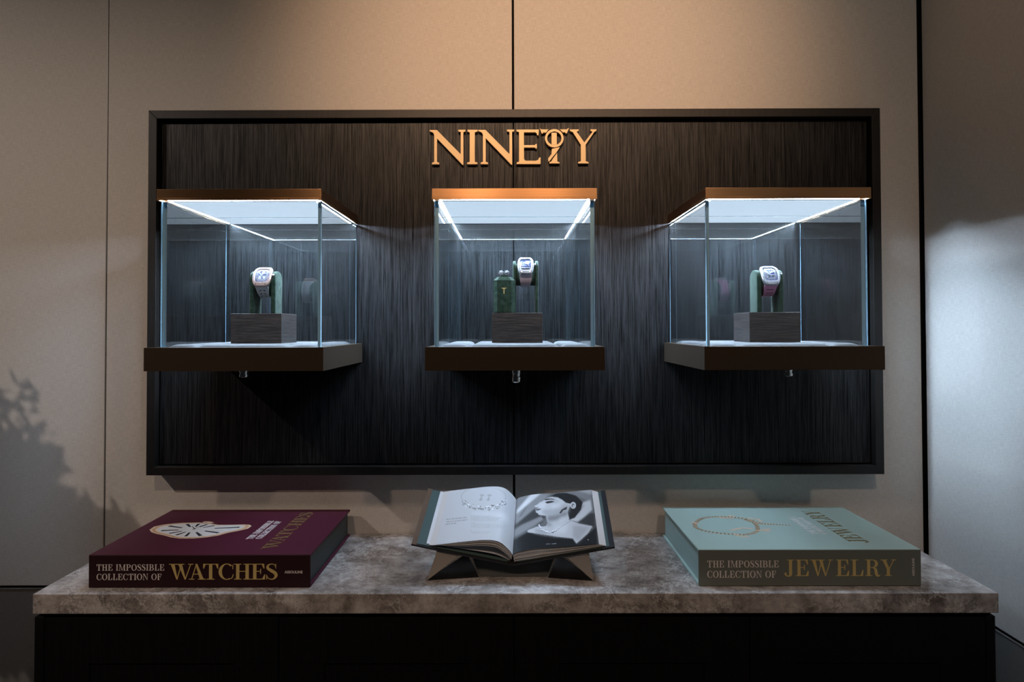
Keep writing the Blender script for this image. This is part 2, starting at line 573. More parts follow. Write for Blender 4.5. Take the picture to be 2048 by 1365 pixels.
# ------------------------------------------------------------------ framed dark panel on the wall
FL, FR, FT, FB = -0.8672, 0.8844, 0.5234 + EYE, -0.3495 + EYE
YP, YF = -0.035, -0.053
panel = thing('showcase_backdrop', (0.0085, 0, FB), 'wide dark wenge wall panel in a black frame behind the three glass showcases', 'panel')
panel['kind'] = 'thing'
fw = 0.0235
for (a, e) in (((FL + fw, -0.01, FB + fw), (0.0068, YP, FT - fw)), ((0.0088, -0.01, FB + fw), (FR - fw, YP, FT - fw))):
    MB().box((a[0], YP, a[2]), (e[0], -0.004, e[2])).build('veneer_board', M_PANEL, panel, 0.0005)
inner = MB()
inner.box((FL + 0.01, -0.004, FB + 0.01), (FR - 0.01, -0.0005, FT - 0.01))
inner.build('backing_board', M_FRAME, panel)


def mitre(a, b_, c, d, name):
    MB().prism([a, b_, c, d], lambda x, z, y: Vector((x, y, z)), YF, -0.0045).build(name, M_FRAME, panel, 0.0008)


fo = [(FL, FB), (FR, FB), (FR, FT), (FL, FT)]
w1 = fw - 0.0035
fi = [(FL + w1, FB + w1), (FR - w1, FB + w1), (FR - w1, FT - w1), (FL + w1, FT - w1)]
for i in range(4):
    j = (i + 1) % 4
    mitre(fo[i], fo[j], fi[j], fi[i], 'frame_rail')

# ------------------------------------------------------------------ brass sign
sign_poly = {
    'N': [[(52, 115), (135, 115), (405, 390), (405, 140), (378, 135), (378, 113), (462, 113), (462, 135), (438, 140), (438, 515), (425, 515), (138, 215), (138, 478), (163, 488), (163, 508), (78, 508), (78, 488), (103, 478), (103, 175), (95, 150), (75, 138), (52, 133)]],
    'I': [[(482, 113), (600, 113), (600, 135), (568, 145), (568, 478), (597, 488), (597, 508), (478, 508), (478, 488), (507, 478), (507, 145), (482, 135)]],
    'E': [[(1040, 113), (1297, 113), (1293, 183), (1275, 178), (1268, 155), (1250, 147), (1127, 147), (1127, 290), (1250, 290), (1256, 278), (1273, 278), (1273, 332), (1256, 332), (1250, 320), (1127, 320), (1127, 440), (1133, 460), (1150, 468), (1260, 468), (1285, 458), (1298, 432), (1315, 432), (1315, 508), (1040, 508), (1040, 488), (1068, 478), (1068, 145), (1040, 135)]],
    'Y': [[(1645, 113), (1750, 113), (1748, 133), (1728, 140), (1812, 262), (1905, 140), (1882, 133), (1880, 113), (1953, 113), (1950, 133), (1930, 140), (1828, 290), (1828, 475), (1858, 485), (1858, 503), (1740, 503), (1740, 485), (1770, 475), (1770, 290), (1680, 145), (1648, 133)]],
    'T': [[(1305, 98), (1325, 112), (1408, 112), (1378, 150), (1345, 150), (1338, 163), (1325, 160)],
          [(1532, 112), (1612, 112), (1630, 98), (1638, 98), (1615, 160), (1600, 160), (1595, 148), (1566, 148)],
          [(1505, 375), (1505, 478), (1530, 488), (1530, 502), (1412, 502), (1412, 488), (1436, 475), (1446, 455)]],
}
ringo = [(1470 + 107 * math.cos(a), 217 + 105 * math.sin(a)) for a in [2 * math.pi * k / 40 for k in range(40)]]
ringi = [(1470 + 80 * math.cos(a), 217 + 76 * math.sin(a)) for a in [2 * math.pi * k / 40 for k in range(40)]]
SD = WALL + YP - 0.010
s0 = at_depth(850 + 1000 / 5.689, 240 + 510 / 5.689, SD)
sign = thing('wall_sign', (s0.x, YP, s0.z), 'champagne brass letters reading NINETY on the dark panel above the middle showcase', 'sign')
c00 = at_depth(850, 240, SD); c10 = at_depth(1210, 240, SD); c01 = at_depth(850, 410, SD)
kx = (c10.x - c00.x) / 2048; kz = (c01.z - c00.z) / 967.0


def sfn(x, y, d):
    return Vector((c00.x + x * kx, d, c00.z + y * kz))


def sletter(polys, dx=0, name='letter'):
    mb = MB()
    for pl in polys:
        mb.prism([(x + dx, y) for x, y in pl], sfn, YP - 0.0104, YP - 0.0002)
    return mb.build(name, M_SIGN, sign, 0.0005, 1)


sletter(sign_poly['N']); sletter(sign_poly['I']); sletter(sign_poly['N'], 554); sletter(sign_poly['E']); sletter(sign_poly['Y'])
for pl, nm in zip(sign_poly['T'], ('letter_arm', 'letter_arm', 'letter_foot')):
    MB().prism(pl, sfn, YP - 0.0104, YP - 0.0002).build(nm, M_SIGN, sign, 0.0005, 1)
nine = MB()
nv = [sfn(x, y, YP - 0.0125) for x, y in ringo] + [sfn(x, y, YP - 0.0125) for x, y in ringi] + [sfn(x, y, YP - 0.0002) for x, y in ringo] + [sfn(x, y, YP - 0.0002) for x, y in ringi]
nf = []
for k in range(40):
    k2 = (k + 1) % 40
    nf += [(k, k2, 40 + k2, 40 + k), (80 + k, 120 + k, 120 + k2, 80 + k2), (k, 80 + k, 80 + k2, k2), (40 + k, 40 + k2, 120 + k2, 120 + k)]
nine.add(nv, nf)
nine.prism([(1438, 150), (1500, 150), (1500, 290), (1438, 290)], sfn, YP - 0.0104, YP - 0.0002)
nine.prism([(1440, 335), (1535, 312), (1498, 372), (1410, 482), (1400, 478), (1400, 442), (1438, 392)], sfn, YP - 0.0104, YP - 0.0002)
nine.build('numeral', M_SIGN, sign, 0.0004, 1)

# ------------------------------------------------------------------ glass showcases
ZB0, ZB1, ZL0, ZL1 = -0.0819 + EYE, -0.0370 + EYE, 0.2500 + EYE, 0.2713 + EYE
YG, YB, YL = -0.3450, -0.3783, -0.3565
GH = 0.1568   # half width of the glass
TH = 0.0075   # pane thickness
CASES = [(-0.5290, 'left'), (0.0080, 'middle'), (0.5405, 'right')]
CLAB = ['glass showcase at the left holding the watch with a white holed strap',
        'glass showcase in the middle holding the mauve strapped watch and the green jewellery stand',
        'glass showcase at the right holding the watch with a pink slotted strap']


def make_case():
    cx_ = 0.0080
    c = thing('display_case', (cx_, YP, ZB0), CLAB[1], 'display case', 'glass showcases on the dark panel')
    bs = MB()
    # open tray: four walls and a bottom
    bw = 0.1715
    x0, x1 = cx_ - bw, cx_ + bw
    bs.box((x0, YB, ZB0), (x1, YP - 0.0003, ZB1 - 0.006))
    bs.box((x0, YB, ZB1 - 0.006), (x1, YG - TH * 0 - 0.0006, ZB1))
    bs.box((x0, YG, ZB1 - 0.006), (cx_ - GH - 0.0004, YP - 0.0003, ZB1))
    bs.box((cx_ + GH + 0.0004, YG, ZB1 - 0.006), (x1, YP - 0.0003, ZB1))
    bs.build('base', M_DBRONZE, c)
    # lid
    lw = 0.1608
    ld = MB()
    ld.box((cx_ - lw, YL, ZL0 + 0.0035), (cx_ + lw, YP - 0.0003, ZL1))
    ld.box((cx_ - lw, YL, ZL0 + 0.0002), (cx_ + lw, YL + 0.004, ZL0 + 0.0036))
    ld.box((cx_ - lw, YL, ZL0 + 0.0002), (cx_ - lw + 0.0025, YP - 0.0003, ZL0 + 0.0036))
    ld.box((cx_ + lw - 0.0025, YL, ZL0 + 0.0002), (cx_ + lw, YP - 0.0003, ZL0 + 0.0036))
    lid = ld.build('lid', M_BRONZE, c, 0.0005, 2)
    df = MB().box((cx_ - GH + TH + 0.006, YG + TH + 0.006, ZL0 + 0.0010), (cx_ + GH - TH - 0.006, YP - 0.101, ZL0 + 0.0034))
    df.box((cx_ - GH + TH + 0.006, YP - 0.0948, ZL0 + 0.0010), (cx_ + GH - TH - 0.006, YP - 0.0042, ZL0 + 0.0034))
    ch_ = MB()
    for ya, zl in ((-0.1009, 0.0002), (-0.0952, 0.0010)):
        ch_.box((cx_ - GH + TH + 0.006, YP + ya, ZL0 + zl), (cx_ + GH - TH - 0.006, YP + ya + 0.0003, ZL0 + 0.0034))
    ch_.build('fill_strip_baffle', M_GAP, lid)  # added dark baffles that keep the fill strip out of sight
    MB().box((cx_ - GH + TH + 0.010, YP - 0.1000, ZL0 + 0.0024), (cx_ + GH - TH - 0.010, YP - 0.0956, ZL0 + 0.0034)).build('led_or_fill_strip', M_FILLSTRIP, lid)  # added fill strip, recessed, lights the veneer at the back
    df.build('diffuser', M_DIFFUSER, lid)
    for a, e in (((-GH + TH + 0.0010, YG + TH + 0.001), (-GH + TH + 0.0036, YP - TH - 0.004)),
                 ((GH - TH - 0.0036, YG + TH + 0.001), (GH - TH - 0.0010, YP - TH - 0.004)),
                 ):
        MB().box((cx_ + a[0], a[1], ZL0 + 0.0012), (cx_ + e[0], e[1], ZL0 + 0.0033)).build('led_or_fill_strip', M_LED, lid)
    MB().box((cx_ - GH + TH + 0.006, YG + TH + 0.0008, ZL0 + 0.0010), (cx_ + GH - TH - 0.006, YG + TH + 0.0030, ZL0 + 0.0033)).build('glow_edge', M_GLOW, lid)
    # panes
    def pane(a, e, edge_axes, rear_glass=False):
        mb = MB()
        x0_, y0_, z0_ = a; x1_, y1_, z1_ = e
        vs = [(x0_, y0_, z0_), (x1_, y0_, z0_), (x1_, y1_, z0_), (x0_, y1_, z0_), (x0_, y0_, z1_), (x1_, y0_, z1_), (x1_, y1_, z1_), (x0_, y1_, z1_)]
        big = 'y' if edge_axes == 'x' else 'x'
        mb.add(vs, [(0, 3, 2, 1), (4, 5, 6, 7)], 1)
        mb.add(vs, [(0, 1, 5, 4)], 0 if big == 'y' else 1)
        mb.add(vs, [(2, 3, 7, 6)], 0 if (big == 'y' or rear_glass) else 1)
        mb.add(vs, [(1, 2, 6, 5), (3, 0, 4, 7)], 0 if big == 'x' else 1)
        mb.build('glass_pane', [M_GLASS, M_GEDGE], c)
    zt, zb = ZL0 - 0.0002, ZB1 - 0.0058
    pane((cx_ - GH, YG, zb), (cx_ + GH, YG + TH, zt), 'x')
    pane((cx_ - GH, YP - 0.0008 - 0.003, zb), (cx_ + GH, YP - 0.0008, zt), 'x')
    pane((cx_ - GH, YG + TH + 0.0004, zb), (cx_ - GH + TH, YP - 0.0012 - 0.003, zt), 'y', True)
    pane((cx_ + GH - TH, YG + TH + 0.0004, zb), (cx_ + GH, YP - 0.0012 - 0.003, zt), 'y', True)
    # padded floor, 3 x 3 puffs
    xi0, xi1 = cx_ - GH + TH + 0.001, cx_ + GH - TH - 0.001
    yi0, yi1 = YG + TH + 0.001, YP - TH - 0.003
    fx = [0, 0.19, 0.81, 1]
    for i in range(3):
        for j in range(3):
            ax, bx = xi0 + (xi1 - xi0) * fx[i] + 0.0006, xi0 + (xi1 - xi0) * fx[i + 1] - 0.0006
            ay, by = yi0 + (yi1 - yi0) * fx[j] + 0.0006, yi0 + (yi1 - yi0) * fx[j + 1] - 0.0006
            N = 14
            mb = MB(); vs = []; fs = []
            for p in range(N + 1):
                for q in range(N + 1):
                    u, v = p / N, q / N
                    du = min(u, 1 - u) * (bx - ax); dv = min(v, 1 - v) * (by - ay)
                    h = 0.0075 * (min(1, du / 0.016) * (2 - min(1, du / 0.016))) ** 0.5 * (min(1, dv / 0.016) * (2 - min(1, dv / 0.016))) ** 0.5
                    vs.append((ax + (bx - ax) * u, ay + (by - ay) * v, ZB1 - 0.0055 + 0.0025 + h + 0.0005))
            for p in range(N):
                for q in range(N):
                    k = p * (N + 1) + q
                    fs.append((k, k + N + 1, k + N + 2, k + 1))
            # skirt
            mb.add(vs, fs, 0, True)
            rimi = [q for q in range(N + 1)] + [p * (N + 1) + N for p in range(1, N + 1)] + [N * (N + 1) + q for q in range(N - 1, -1, -1)] + [p * (N + 1) for p in range(N - 1, 0, -1)]
            rv = [vs[k] for k in rimi]
            nr = len(rv)
            mb.add(rv + [(x, y, ZB1 - 0.0058) for x, y, z in rv], [(k, k + nr, (k + 1) % nr + nr, (k + 1) % nr) for k in range(nr)])
            mb.build('floor_pad', M_PAD, c)
    # lock under the base
    lk = MB()
    lx, ly = cx_ + 0.003, YB + 0.07
    lk.lathe((lx, ly, 0), [(0.0088, ZB0 + 0.001), (0.0088, ZB0 - 0.010), (0.0078, ZB0 - 0.011), (0.0078, ZB0 - 0.0165), (0.0088, ZB0 - 0.0175), (0.0088, ZB0 - 0.0265), (0.0070, ZB0 - 0.028)], 24)
    lko = lk.build('lock', M_CHROME, c)
    for kk in range(10):
        pass
    return c, lko


case_mid, lock_mid = make_case()
cases = [None, case_mid, None]
for i in (0, 2):
    cc = copy_tree(case_mid, None, (CASES[i][0], YP, ZB0))
    cc['label'] = CLAB[i]
    cases[i] = cc
    for ch in children_of(cc):
        if ch.name.startswith('lock'):
            ch.scale = (1, 1, 0.60)
            ch.location = ((-0.010 if i == 0 else 0.012), 0, 0.0)
PADZ = ZB1 - 0.0055 + 0.0025 + 0.0075 + 0.0005

# ------------------------------------------------------------------ wooden blocks inside
BZ0, BZ1 = PADZ + 0.0001, 0.0310 + EYE
BLK = [(-0.5365, 1.445), (0.0140, 1.445), (0.5560, 1.445)]
BLAB = ['carved dark wood block under the white strapped watch in the left showcase',
        'carved dark wood block under the green jewellery stand in the middle showcase',
        'carved dark wood block under the pink strapped watch in the right showcase']
for i, (bx, bd) in enumerate(BLK):
    y0 = bd - WALL
    o = obj1(MB().box((bx - 0.0535, y0, BZ0), (bx + 0.0535, y0 + 0.103, BZ1)), 'wooden_block', M_BLOCK, (bx, y0 + 0.05, BZ0),
             BLAB[i], 'wooden block', 'dark wood blocks in the showcases', bevel=0.0007)

# ------------------------------------------------------------------ watch stands and watches
CR = 0.0245      # cushion radius


def watch_stand(cx_, cyd, h, label, w=0.0535, slab=0.0100, depth=0.050, rc=CR, ang=0.0):
    y = cyd - WALL
    rot = Matrix.Rotation(ang, 3, 'Z')
    s = thing('watch_stand', (cx_, y, BZ1), label, 'watch stand', 'green velvet watch stands', rot)
    Mx = MW[s]
    zc = h - 0.030
    for sg in (-1, 1):
        xa, xb = sorted((sg * (w / 2 - slab), sg * w / 2))
        pr = [(-depth / 2, 0.0002), (depth / 2, 0.0002)]
        for k in range(0, 19):
            a = math.pi * k / 18
            pr.append((depth / 2 * math.cos(a), h - 0.020 + 0.020 * math.sin(a) ** 0.85))
        mb = MB()
        mb.prism(pr, lambda yy, zz, xx: Mx @ Vector((xx, yy, zz)), xa, xb, 0, False)
        mb.build('side_support', M_VELVET, s, 0.0022, 3)
    cu = MB()
    N = 36
    ring = [(rc * 0.92 * math.cos(2 * math.pi * k / N), rc * math.sin(2 * math.pi * k / N)) for k in range(N)]
    cu.prism(ring, lambda yy, zz, xx: Mx @ Vector((xx, yy, zc + zz)), -(w / 2 - slab) + 0.0001, w / 2 - slab - 0.0001, 0, True)
    cu.build('cushion', M_VELVET, s)
    return s, Mx @ Matrix.Translation((0, 0, zc))


def tonneau(w, h, n=56, bulge=0.24, corner=0.22):
    """barrel outline, x along the width"""
    pts = []
    for k in range(n):
        a = 2 * math.pi * k / n
        c, s_ = math.cos(a), math.sin(a)
        p = 6.0
        rr = (abs(c) ** p + abs(s_) ** p) ** (-1 / p)
        x, y = rr * c, rr * s_
        pts.append((x * w / 2 * (1 - bulge * y * y), y * h / 2))
    return pts


def wristwatch(Mc, label, case_m, bezel_m, strap_m, style, W=0.0400, H=0.0500, elev=40.0, strap_w=(0.0285, 0.0205), rc=CR, roll=0.0):
    """Mc: frame at the cushion's centre (x along the cushion)"""
    w = thing('wristwatch', (Mc @ Vector((0, 0, 0)))[:], label, 'wristwatch', 'wristwatches in the showcases', Mc.to_3x3())
    RB = 0.040
    e = math.radians(elev)
    ndir = Vector((0, -math.cos(e), math.sin(e)))     # outwards from dial
    udir = Vector((0, math.sin(e), math.cos(e)))      # twelve o'clock
    C0 = ndir * (rc + 0.0015)
    roll_ = Matrix.Rotation(roll, 3, ndir)

    def fn(x, y, d):
        a = y / RB
        v = Vector((1, 0, 0)) * x + udir * ((RB + d) * math.sin(a)) + ndir * ((RB + d) * math.cos(a) - RB)
        return Mc @ (C0 + roll_ @ v)
    ol = tonneau(W, H)
    il = tonneau(W * 0.93, H * 0.94)
    op = tonneau(W * 0.72, H * 0.64, bulge=0.12)
    n = len(ol)

    def loft(mb, loops, mi=0, smooth=False, closed=False):
        vs = [fn(x, y, d) for lp, d in loops for x, y in lp]
        fs = []
        for i in range(len(loops) - 1):
            for k in range(n):
                k2 = (k + 1) % n
                fs.append((i * n + k, i * n + k2, (i + 1) * n + k2, (i + 1) * n + k))
        mb.add(vs, fs, mi, smooth)
    cb = MB()
    loft(cb, [(il, 0.0), (ol, 0.0012), (ol, 0.0068), (il, 0.0076)])
    cb.add([fn(x, y, 0.0) for x, y in il], [list(range(n))])
    case_o = cb.build('case', case_m, w)
    bz = MB()
    bo = tonneau(W * 0.965, H * 0.97)
    loft(bz, [(bo, 0.0074), (bo, 0.0088), (tonneau(W * 0.9, H * 0.91), 0.0098), (tonneau(W * 0.77, H * 0.69, bulge=0.13), 0.0098), (op, 0.0090), (op, 0.0064)])
    bz.build('bezel', bezel_m, case_o)
    # eight bezel screws
    for sx, sy in ((-0.27, 0.405), (0.27, 0.405), (-0.425, 0.14), (0.425, 0.14), (-0.425, -0.14), (0.425, -0.14), (-0.25, -0.405), (0.25, -0.405)):
        sb = MB(); N = 10
        sb.prism([(sx * W + 0.0010 * math.cos(2 * math.pi * k / N), sy * H + 0.0010 * math.sin(2 * math.pi * k / N)) for k in range(N)], fn, 0.0090, 0.0103)
        sb.build('screw', M_STEEL if style != 'rose' else M_CHROME, case_o)
    # dial
    dm = {'rose': M_LBLUE, 'moon': M_LBLUE, 'steel': M_BLUE}[style]
    dl = MB()
    dl.add([fn(x, y, 0.0064) for x, y in op], [list(range(n))])
    dial = dl.build('dial', dm, w)
    dw, dh = W * 0.70, H * 0.62

    def plate(polys, d, th, mat, name, par=dial):
        mb = MB()
        for pl in polys:
            mb.prism([(x * dw / 2, y * dh / 2) for x, y in pl], fn, d, d + th)
        return mb.build(name, mat, par)

    def bar(x0, y0, x1, y1, t_):
        L = math.hypot(x1 - x0, y1 - y0)
        nx, ny = -(y1 - y0) / L * t_ / 2, (x1 - x0) / L * t_ / 2
        return [(x0 + nx, y0 + ny), (x0 - nx, y0 - ny), (x1 - nx, y1 - ny), (x1 + nx, y1 + ny)]
    if style in ('rose', 'steel'):
        nums = []
        for k in range(12):
            a = math.pi / 6 * k + 0.26 * 0
            c, s_ = math.sin(a), math.cos(a)
            rr = 1 / max(abs(c), abs(s_), 1e-6)
            rr = min(rr, 1.22)
            r0, r1 = 0.60 * rr, 0.90 * rr
            nums.append(bar(c * r0, s_ * r0, c * r1, s_ * r1, 0.09))
            for dd in (-0.13, 0.13):
                nums.append(bar(c * r0 + s_ * dd, s_ * r0 - c * dd, c * r1 + s_ * dd * 1.2, s_ * r1 - c * dd * 1.2, 0.055))
        plate(nums, 0.0072, 0.0005, M_SILVER if style == 'rose' else M_WHITE, 'numerals')
        br = [bar(-0.75, 0.55, 0.55, -0.65, 0.16), bar(-0.6, -0.55, 0.2, 0.25, 0.12), bar(-0.05, 0.1, 0.7, 0.35, 0.13), bar(-0.9, -0.1, 0.9, -0.25, 0.08)]
        plate(br, 0.0066, 0.0006, M_SILVER, 'movement_bridge')
        gears = []
        for gx, gy, gr_ in ((-0.32, -0.42, 0.24), (0.35, -0.40, 0.20), (0.05, 0.38, 0.20)):
            gears.append([(gx + gr_ * math.cos(2 * math.pi * k / 14), gy + gr_ * math.sin(2 * math.pi * k / 14)) for k in range(14)])
        plate(gears, 0.0065, 0.0004, M_INKD if style == 'steel' else M_DIALW, 'gear')
    else:
        moon = [(0.30 + 0.36 * math.cos(2 * math.pi * k / 20), 0.30 + 0.36 * math.sin(2 * math.pi * k / 20)) for k in range(20)]
        plate([moon], 0.0066, 0.0005, M_WHITE, 'moon_disc')
        pb = MB()
        for k in range(7):
            a = math.pi * (0.08 + 0.84 * k / 6)
            p = fn(dw / 2 * (-0.1 + 0.62 * math.cos(a)), dh / 2 * (-0.52 + 0.62 * math.sin(a)), 0.0072)
            pb.ball(p, 0.0013, 10)
        for k in range(5):
            pb.ball(fn(dw / 2 * (-0.62 + 0.31 * k), dh / 2 * -0.70, 0.0072), 0.0016, 10)
        pb.build('pearl_row', M_WHITE, dial)
        plate([bar(-0.8, -0.42, 0.8, -0.42, 0.06), bar(-0.8, -0.9, 0.8, -0.9, 0.08)], 0.0066, 0.0004, M_INKD, 'dark_line')
    plate([bar(0, -0.05, 0.36, 0.46, 0.07)], 0.0080, 0.0003, M_SILVER, 'hour_hand')
    plate([bar(0, -0.05, -0.62, 0.42, 0.05)], 0.0084, 0.0003, M_SILVER, 'minute_hand')
    # crown on the right
    cr = MB()
    pts = [fn(W / 2 - 0.001, 0, 0.0042), fn(W / 2 + 0.0012, 0, 0.0042), fn(W / 2 + 0.0013, 0, 0.0042), fn(W / 2 + 0.0050, 0, 0.0042)]
    cr.tube(pts, [0.0018, 0.0018, 0.0032, 0.0030], 14)
    cr.build('crown', M_CHROME, w)
    # lugs: end pieces of the case top and bottom
    # strap: band that runs round the cushion
    r_in, r_out = rc + 0.0006, rc + 0.0030
    a_half = (H / 2) / (rc + 0.0015) * 0.86
    sb = MB()
    N = 44
    vs = []; fs = []
    start = -a_half; end = -(2 * math.pi - a_half)
    for k in range(N + 1):
        f = k / N
        a = start + (end - start) * f
        t_ = min(f, 1 - f) * 2
        ww = strap_w[0] + (strap_w[1] - strap_w[0]) * min(1, t_ * 2.2)
        lift = 0.0038 * max(0, 1 - t_ * 9)
        dr = ndir * math.cos(a) + udir * math.sin(a)
        for rr_, sx in ((r_in + lift, -1), (r_out + lift, -1), (r_out + lift, 1), (r_in + lift, 1)):
            vs.append(Mc @ (Vector((sx * ww / 2, 0, 0)) + dr * rr_))
    for k in range(N):
        for q in range(4):
            fs.append((k * 4 + q, k * 4 + (q + 1) % 4, (k + 1) * 4 + (q + 1) % 4, (k + 1) * 4 + q))
    sb.add(vs, fs)
    sb.add(vs[:4], [(0, 1, 2, 3)]); sb.add(vs[-4:], [(3, 2, 1, 0)])
    strap = sb.build('strap', strap_m, w, 0.0006, 2)

    def on_strap(x, a, dr_):
        d_ = ndir * math.cos(a) + udir * math.sin(a)
        return Mc @ (Vector((x, 0, 0)) + d_ * (r_out + dr_))

    def slot(xa, xb, ac, ah, skew=0.0):
        mb = MB()
        mb.prism([(xa, ac - ah - skew), (xb, ac - ah + skew), (xb, ac + ah + skew), (xa, ac + ah - skew)], lambda x, a, d: on_strap(x, a, d), -0.0015, 0.0001)
        mb.build('strap_slot', M_HOLE, strap)
    if style == 'rose':
        for q in range(3):
            a = -a_half - 0.36 - 0.30 * q
            for sg in (-1, 1):
                xs_ = sorted((sg * 0.0018, sg * 0.0062))
                slot(xs_[0], xs_[1], a, 0.040, -0.05 * sg)
    if style == 'steel':
        for q in range(3):
            a = -a_half - 0.40 - 0.30 * q
            slot(-0.0075, 0.0075, a, 0.030)
    return w


SLAB = ['green velvet arched watch stand in the left showcase', 'tall green velvet watch stand behind the green jewellery stand', 'green velvet arched watch stand in the right showcase']
s1, m1 = watch_stand(-0.5325, 1.492, 0.0925, SLAB[0], w=0.0555, ang=math.radians(2))
wristwatch(m1, 'wristwatch with a white holed strap and pale rose gold barrel case in the left showcase', M_PINKGOLD, M_ROSEB, M_WRUB, 'rose')
s2, m2 = watch_stand(0.0330, 1.515, 0.1160, SLAB[1], w=0.0555, slab=0.0065)
wristwatch(m2, 'wristwatch with a plain mauve strap and white barrel case in the middle showcase', M_WHITE, M_DIAM, M_MAUVE, 'moon', W=0.0350, H=0.0440)
s3, m3_ = watch_stand(0.5560, 1.492, 0.0925, SLAB[2], w=0.0560, ang=math.radians(-2))
wristwatch(m3_, 'wristwatch with a pink slotted strap and steel barrel case in the right showcase', M_STEEL, M_DIAM, M_PINK, 'steel')

# ------------------------------------------------------------------ green jewellery stand with two earrings
JY = 1.462 - WALL
jc = at_depth(1008.5, 600, 1.462)
js = thing('jewelry_stand', (jc.x, JY + 0.014, BZ1), 'bottle shaped green velvet stand with a gold emblem in the middle showcase', 'jewellery stand')
hw, hd, ch = 0.0232, 0.0140, 0.0080
cxj, cyj = jc.x, JY + 0.014


def octo(hw_, hd_, c_):
    return [(-hw_ + c_, -hd_), (hw_ - c_, -hd_), (hw_, -hd_ + c_), (hw_, hd_ - c_), (hw_ - c_, hd_), (-hw_ + c_, hd_), (-hw_, hd_ - c_), (-hw_, -hd_ + c_)]


def oloft(levels, name, mat, par):
    mb = MB(); vs = []
    for z, (a, b2, c2) in levels:
        vs += [Vector((cxj + x, cyj + y, BZ1 + z)) for x, y in octo(a, b2, c2)]
    fs = [(i * 8 + k, i * 8 + (k + 1) % 8, (i + 1) * 8 + (k + 1) % 8, (i + 1) * 8 + k) for i in range(len(levels) - 1) for k in range(8)]
    mb.add(vs, fs); mb.add(vs[:8], [list(range(8))[::-1]]); mb.add(vs[-8:], [list(range(8))])
    return mb.build(name, mat, par, 0.0006, 2)


HB = 0.0680
oloft([(0.0002, (hw - 0.001, hd - 0.001, ch)), (0.002, (hw, hd, ch)), (HB, (hw, hd, ch))], 'body', M_VELVET, js)
oloft([(HB + 0.0002, (hw, hd, ch)), (HB + 0.0022, (hw, hd, ch)), (HB + 0.0095, (hw * 0.66, hd * 0.62, ch * 0.6))], 'shoulder', M_VELVET, js)
oloft([(HB + 0.0096, (0.0072, 0.0045, 0.002)), (HB + 0.0140, (0.0072, 0.0045, 0.002))], 'neck', M_VELVET, js)


def efn(x, y, d):
    return Vector((cxj - 0.0005 + x, cyj - hd - d, BZ1 + y))


em = MB()
em.prism([(-0.0055, 0.0545), (-0.0040, 0.0525), (-0.0010, 0.0518), (-0.0010, 0.0415), (0.0010, 0.0415), (0.0010, 0.0518), (0.0040, 0.0525), (0.0055, 0.0545), (0.0042, 0.0540), (-0.0042, 0.0540)], efn, 0.0002, 0.0008)
em.build('emblem', M_FOIL, js)
for k, ex in enumerate((-0.0062, 0.0062)):
    e0 = Vector((cxj - 0.0005 + ex, cyj, BZ1 + HB + 0.0140))
    er = thing('earring', e0, ['left sparkling diamond earring on top of the bottle shaped green stand', 'right sparkling diamond earring on top of the bottle shaped green stand'][k], 'earring', 'diamond earrings on the green stand')
    cl = MB()
    for q in range(6):
        a = q * math.pi / 3 + 0.3
        cl.ball(e0 + Vector((0.0034 * math.cos(a), -0.001, 0.0052 + 0.0034 * math.sin(a))), 0.0024, 8)
    cl.build('petal_stones', M_DIAM, er)
    MB().ball(e0 + Vector((0, -0.0028, 0.0052)), 0.0027, 10).build('centre_stone', M_DIAM, er)
    MB().tube([e0 + Vector((0, 0, 0.0002)), e0 + Vector((0, 0.001, 0.004))], 0.0007, 6).build('post', M_CHROME, er)

# ------------------------------------------------------------------ counter
CT = -0.5026 + EYE          # worktop height
TB = -0.5406 + EYE
YC = 1.3058 - WALL
ct = MB().box((-0.9063, YC, TB), (0.9189, -0.0015, CT))
obj1(ct, 'countertop', M_MARBLE, (0, YC / 2, TB), 'long grey veined marble worktop below the dark wall panel', 'worktop', bevel=0.0016)
cab = thing('cabinet', (0, YC / 2, 0), 'long black wooden cabinet carrying the grey marble worktop', 'cabinet')
x0, x1, yf = -0.9035, 0.9130, YC + 0.002
cb = MB()
cb.box((x0, yf + 0.012, 0.0), (x1, -0.02, TB - 0.006))
cb.box((x0 + 0.006, yf + 0.008, TB - 0.006), (x1 - 0.006, -0.02, TB - 0.0004))
cb.build('carcass', M_CAB, cab)
for xa, xb in ((x0, x0 + 0.018), (x1 - 0.018, x1)):
    MB().box((xa, yf, 0.0), (xb, yf + 0.0118, TB - 0.006)).build('stile', M_CAB, cab, 0.001)
nd = 4
dw_ = (x1 - x0 - 0.036) / nd
for k in range(nd):
    xa = x0 + 0.018 + k * dw_ + 0.0010; xb = xa + dw_ - 0.0020
    dr = MB().box((xa, yf + 0.003, 0.06), (xb, yf + 0.0116, TB - 0.009)).build('door', M_CAB, cab, 0.0008)
    if True:
        fr_ = MB()
        b4 = 0.085
        za, zb_ = 0.06, TB - 0.009
        for (p, q) in (((xa, za), (xb, za + b4)), ((xa, zb_ - b4), (xb, zb_)), ((xa, za + b4), (xa + b4, zb_ - b4)), ((xb - b4, za + b4), (xb, zb_ - b4))):
            fr_.box((p[0] + 0.0002, yf + 0.0006, p[1] + 0.0002), (q[0] - 0.0002, yf + 0.0029, q[1] - 0.0002))
        fr_.build('door_frame', M_CAB, dr)
MB().box((x0 + 0.02, yf + 0.010, 0.0), (x1 - 0.02, yf + 0.0117, 0.055)).build('plinth', M_CAB, cab)

# ------------------------------------------------------------------ Didone lettering, drawn as outlines
HAIR, STEM = 0.045, 0.17


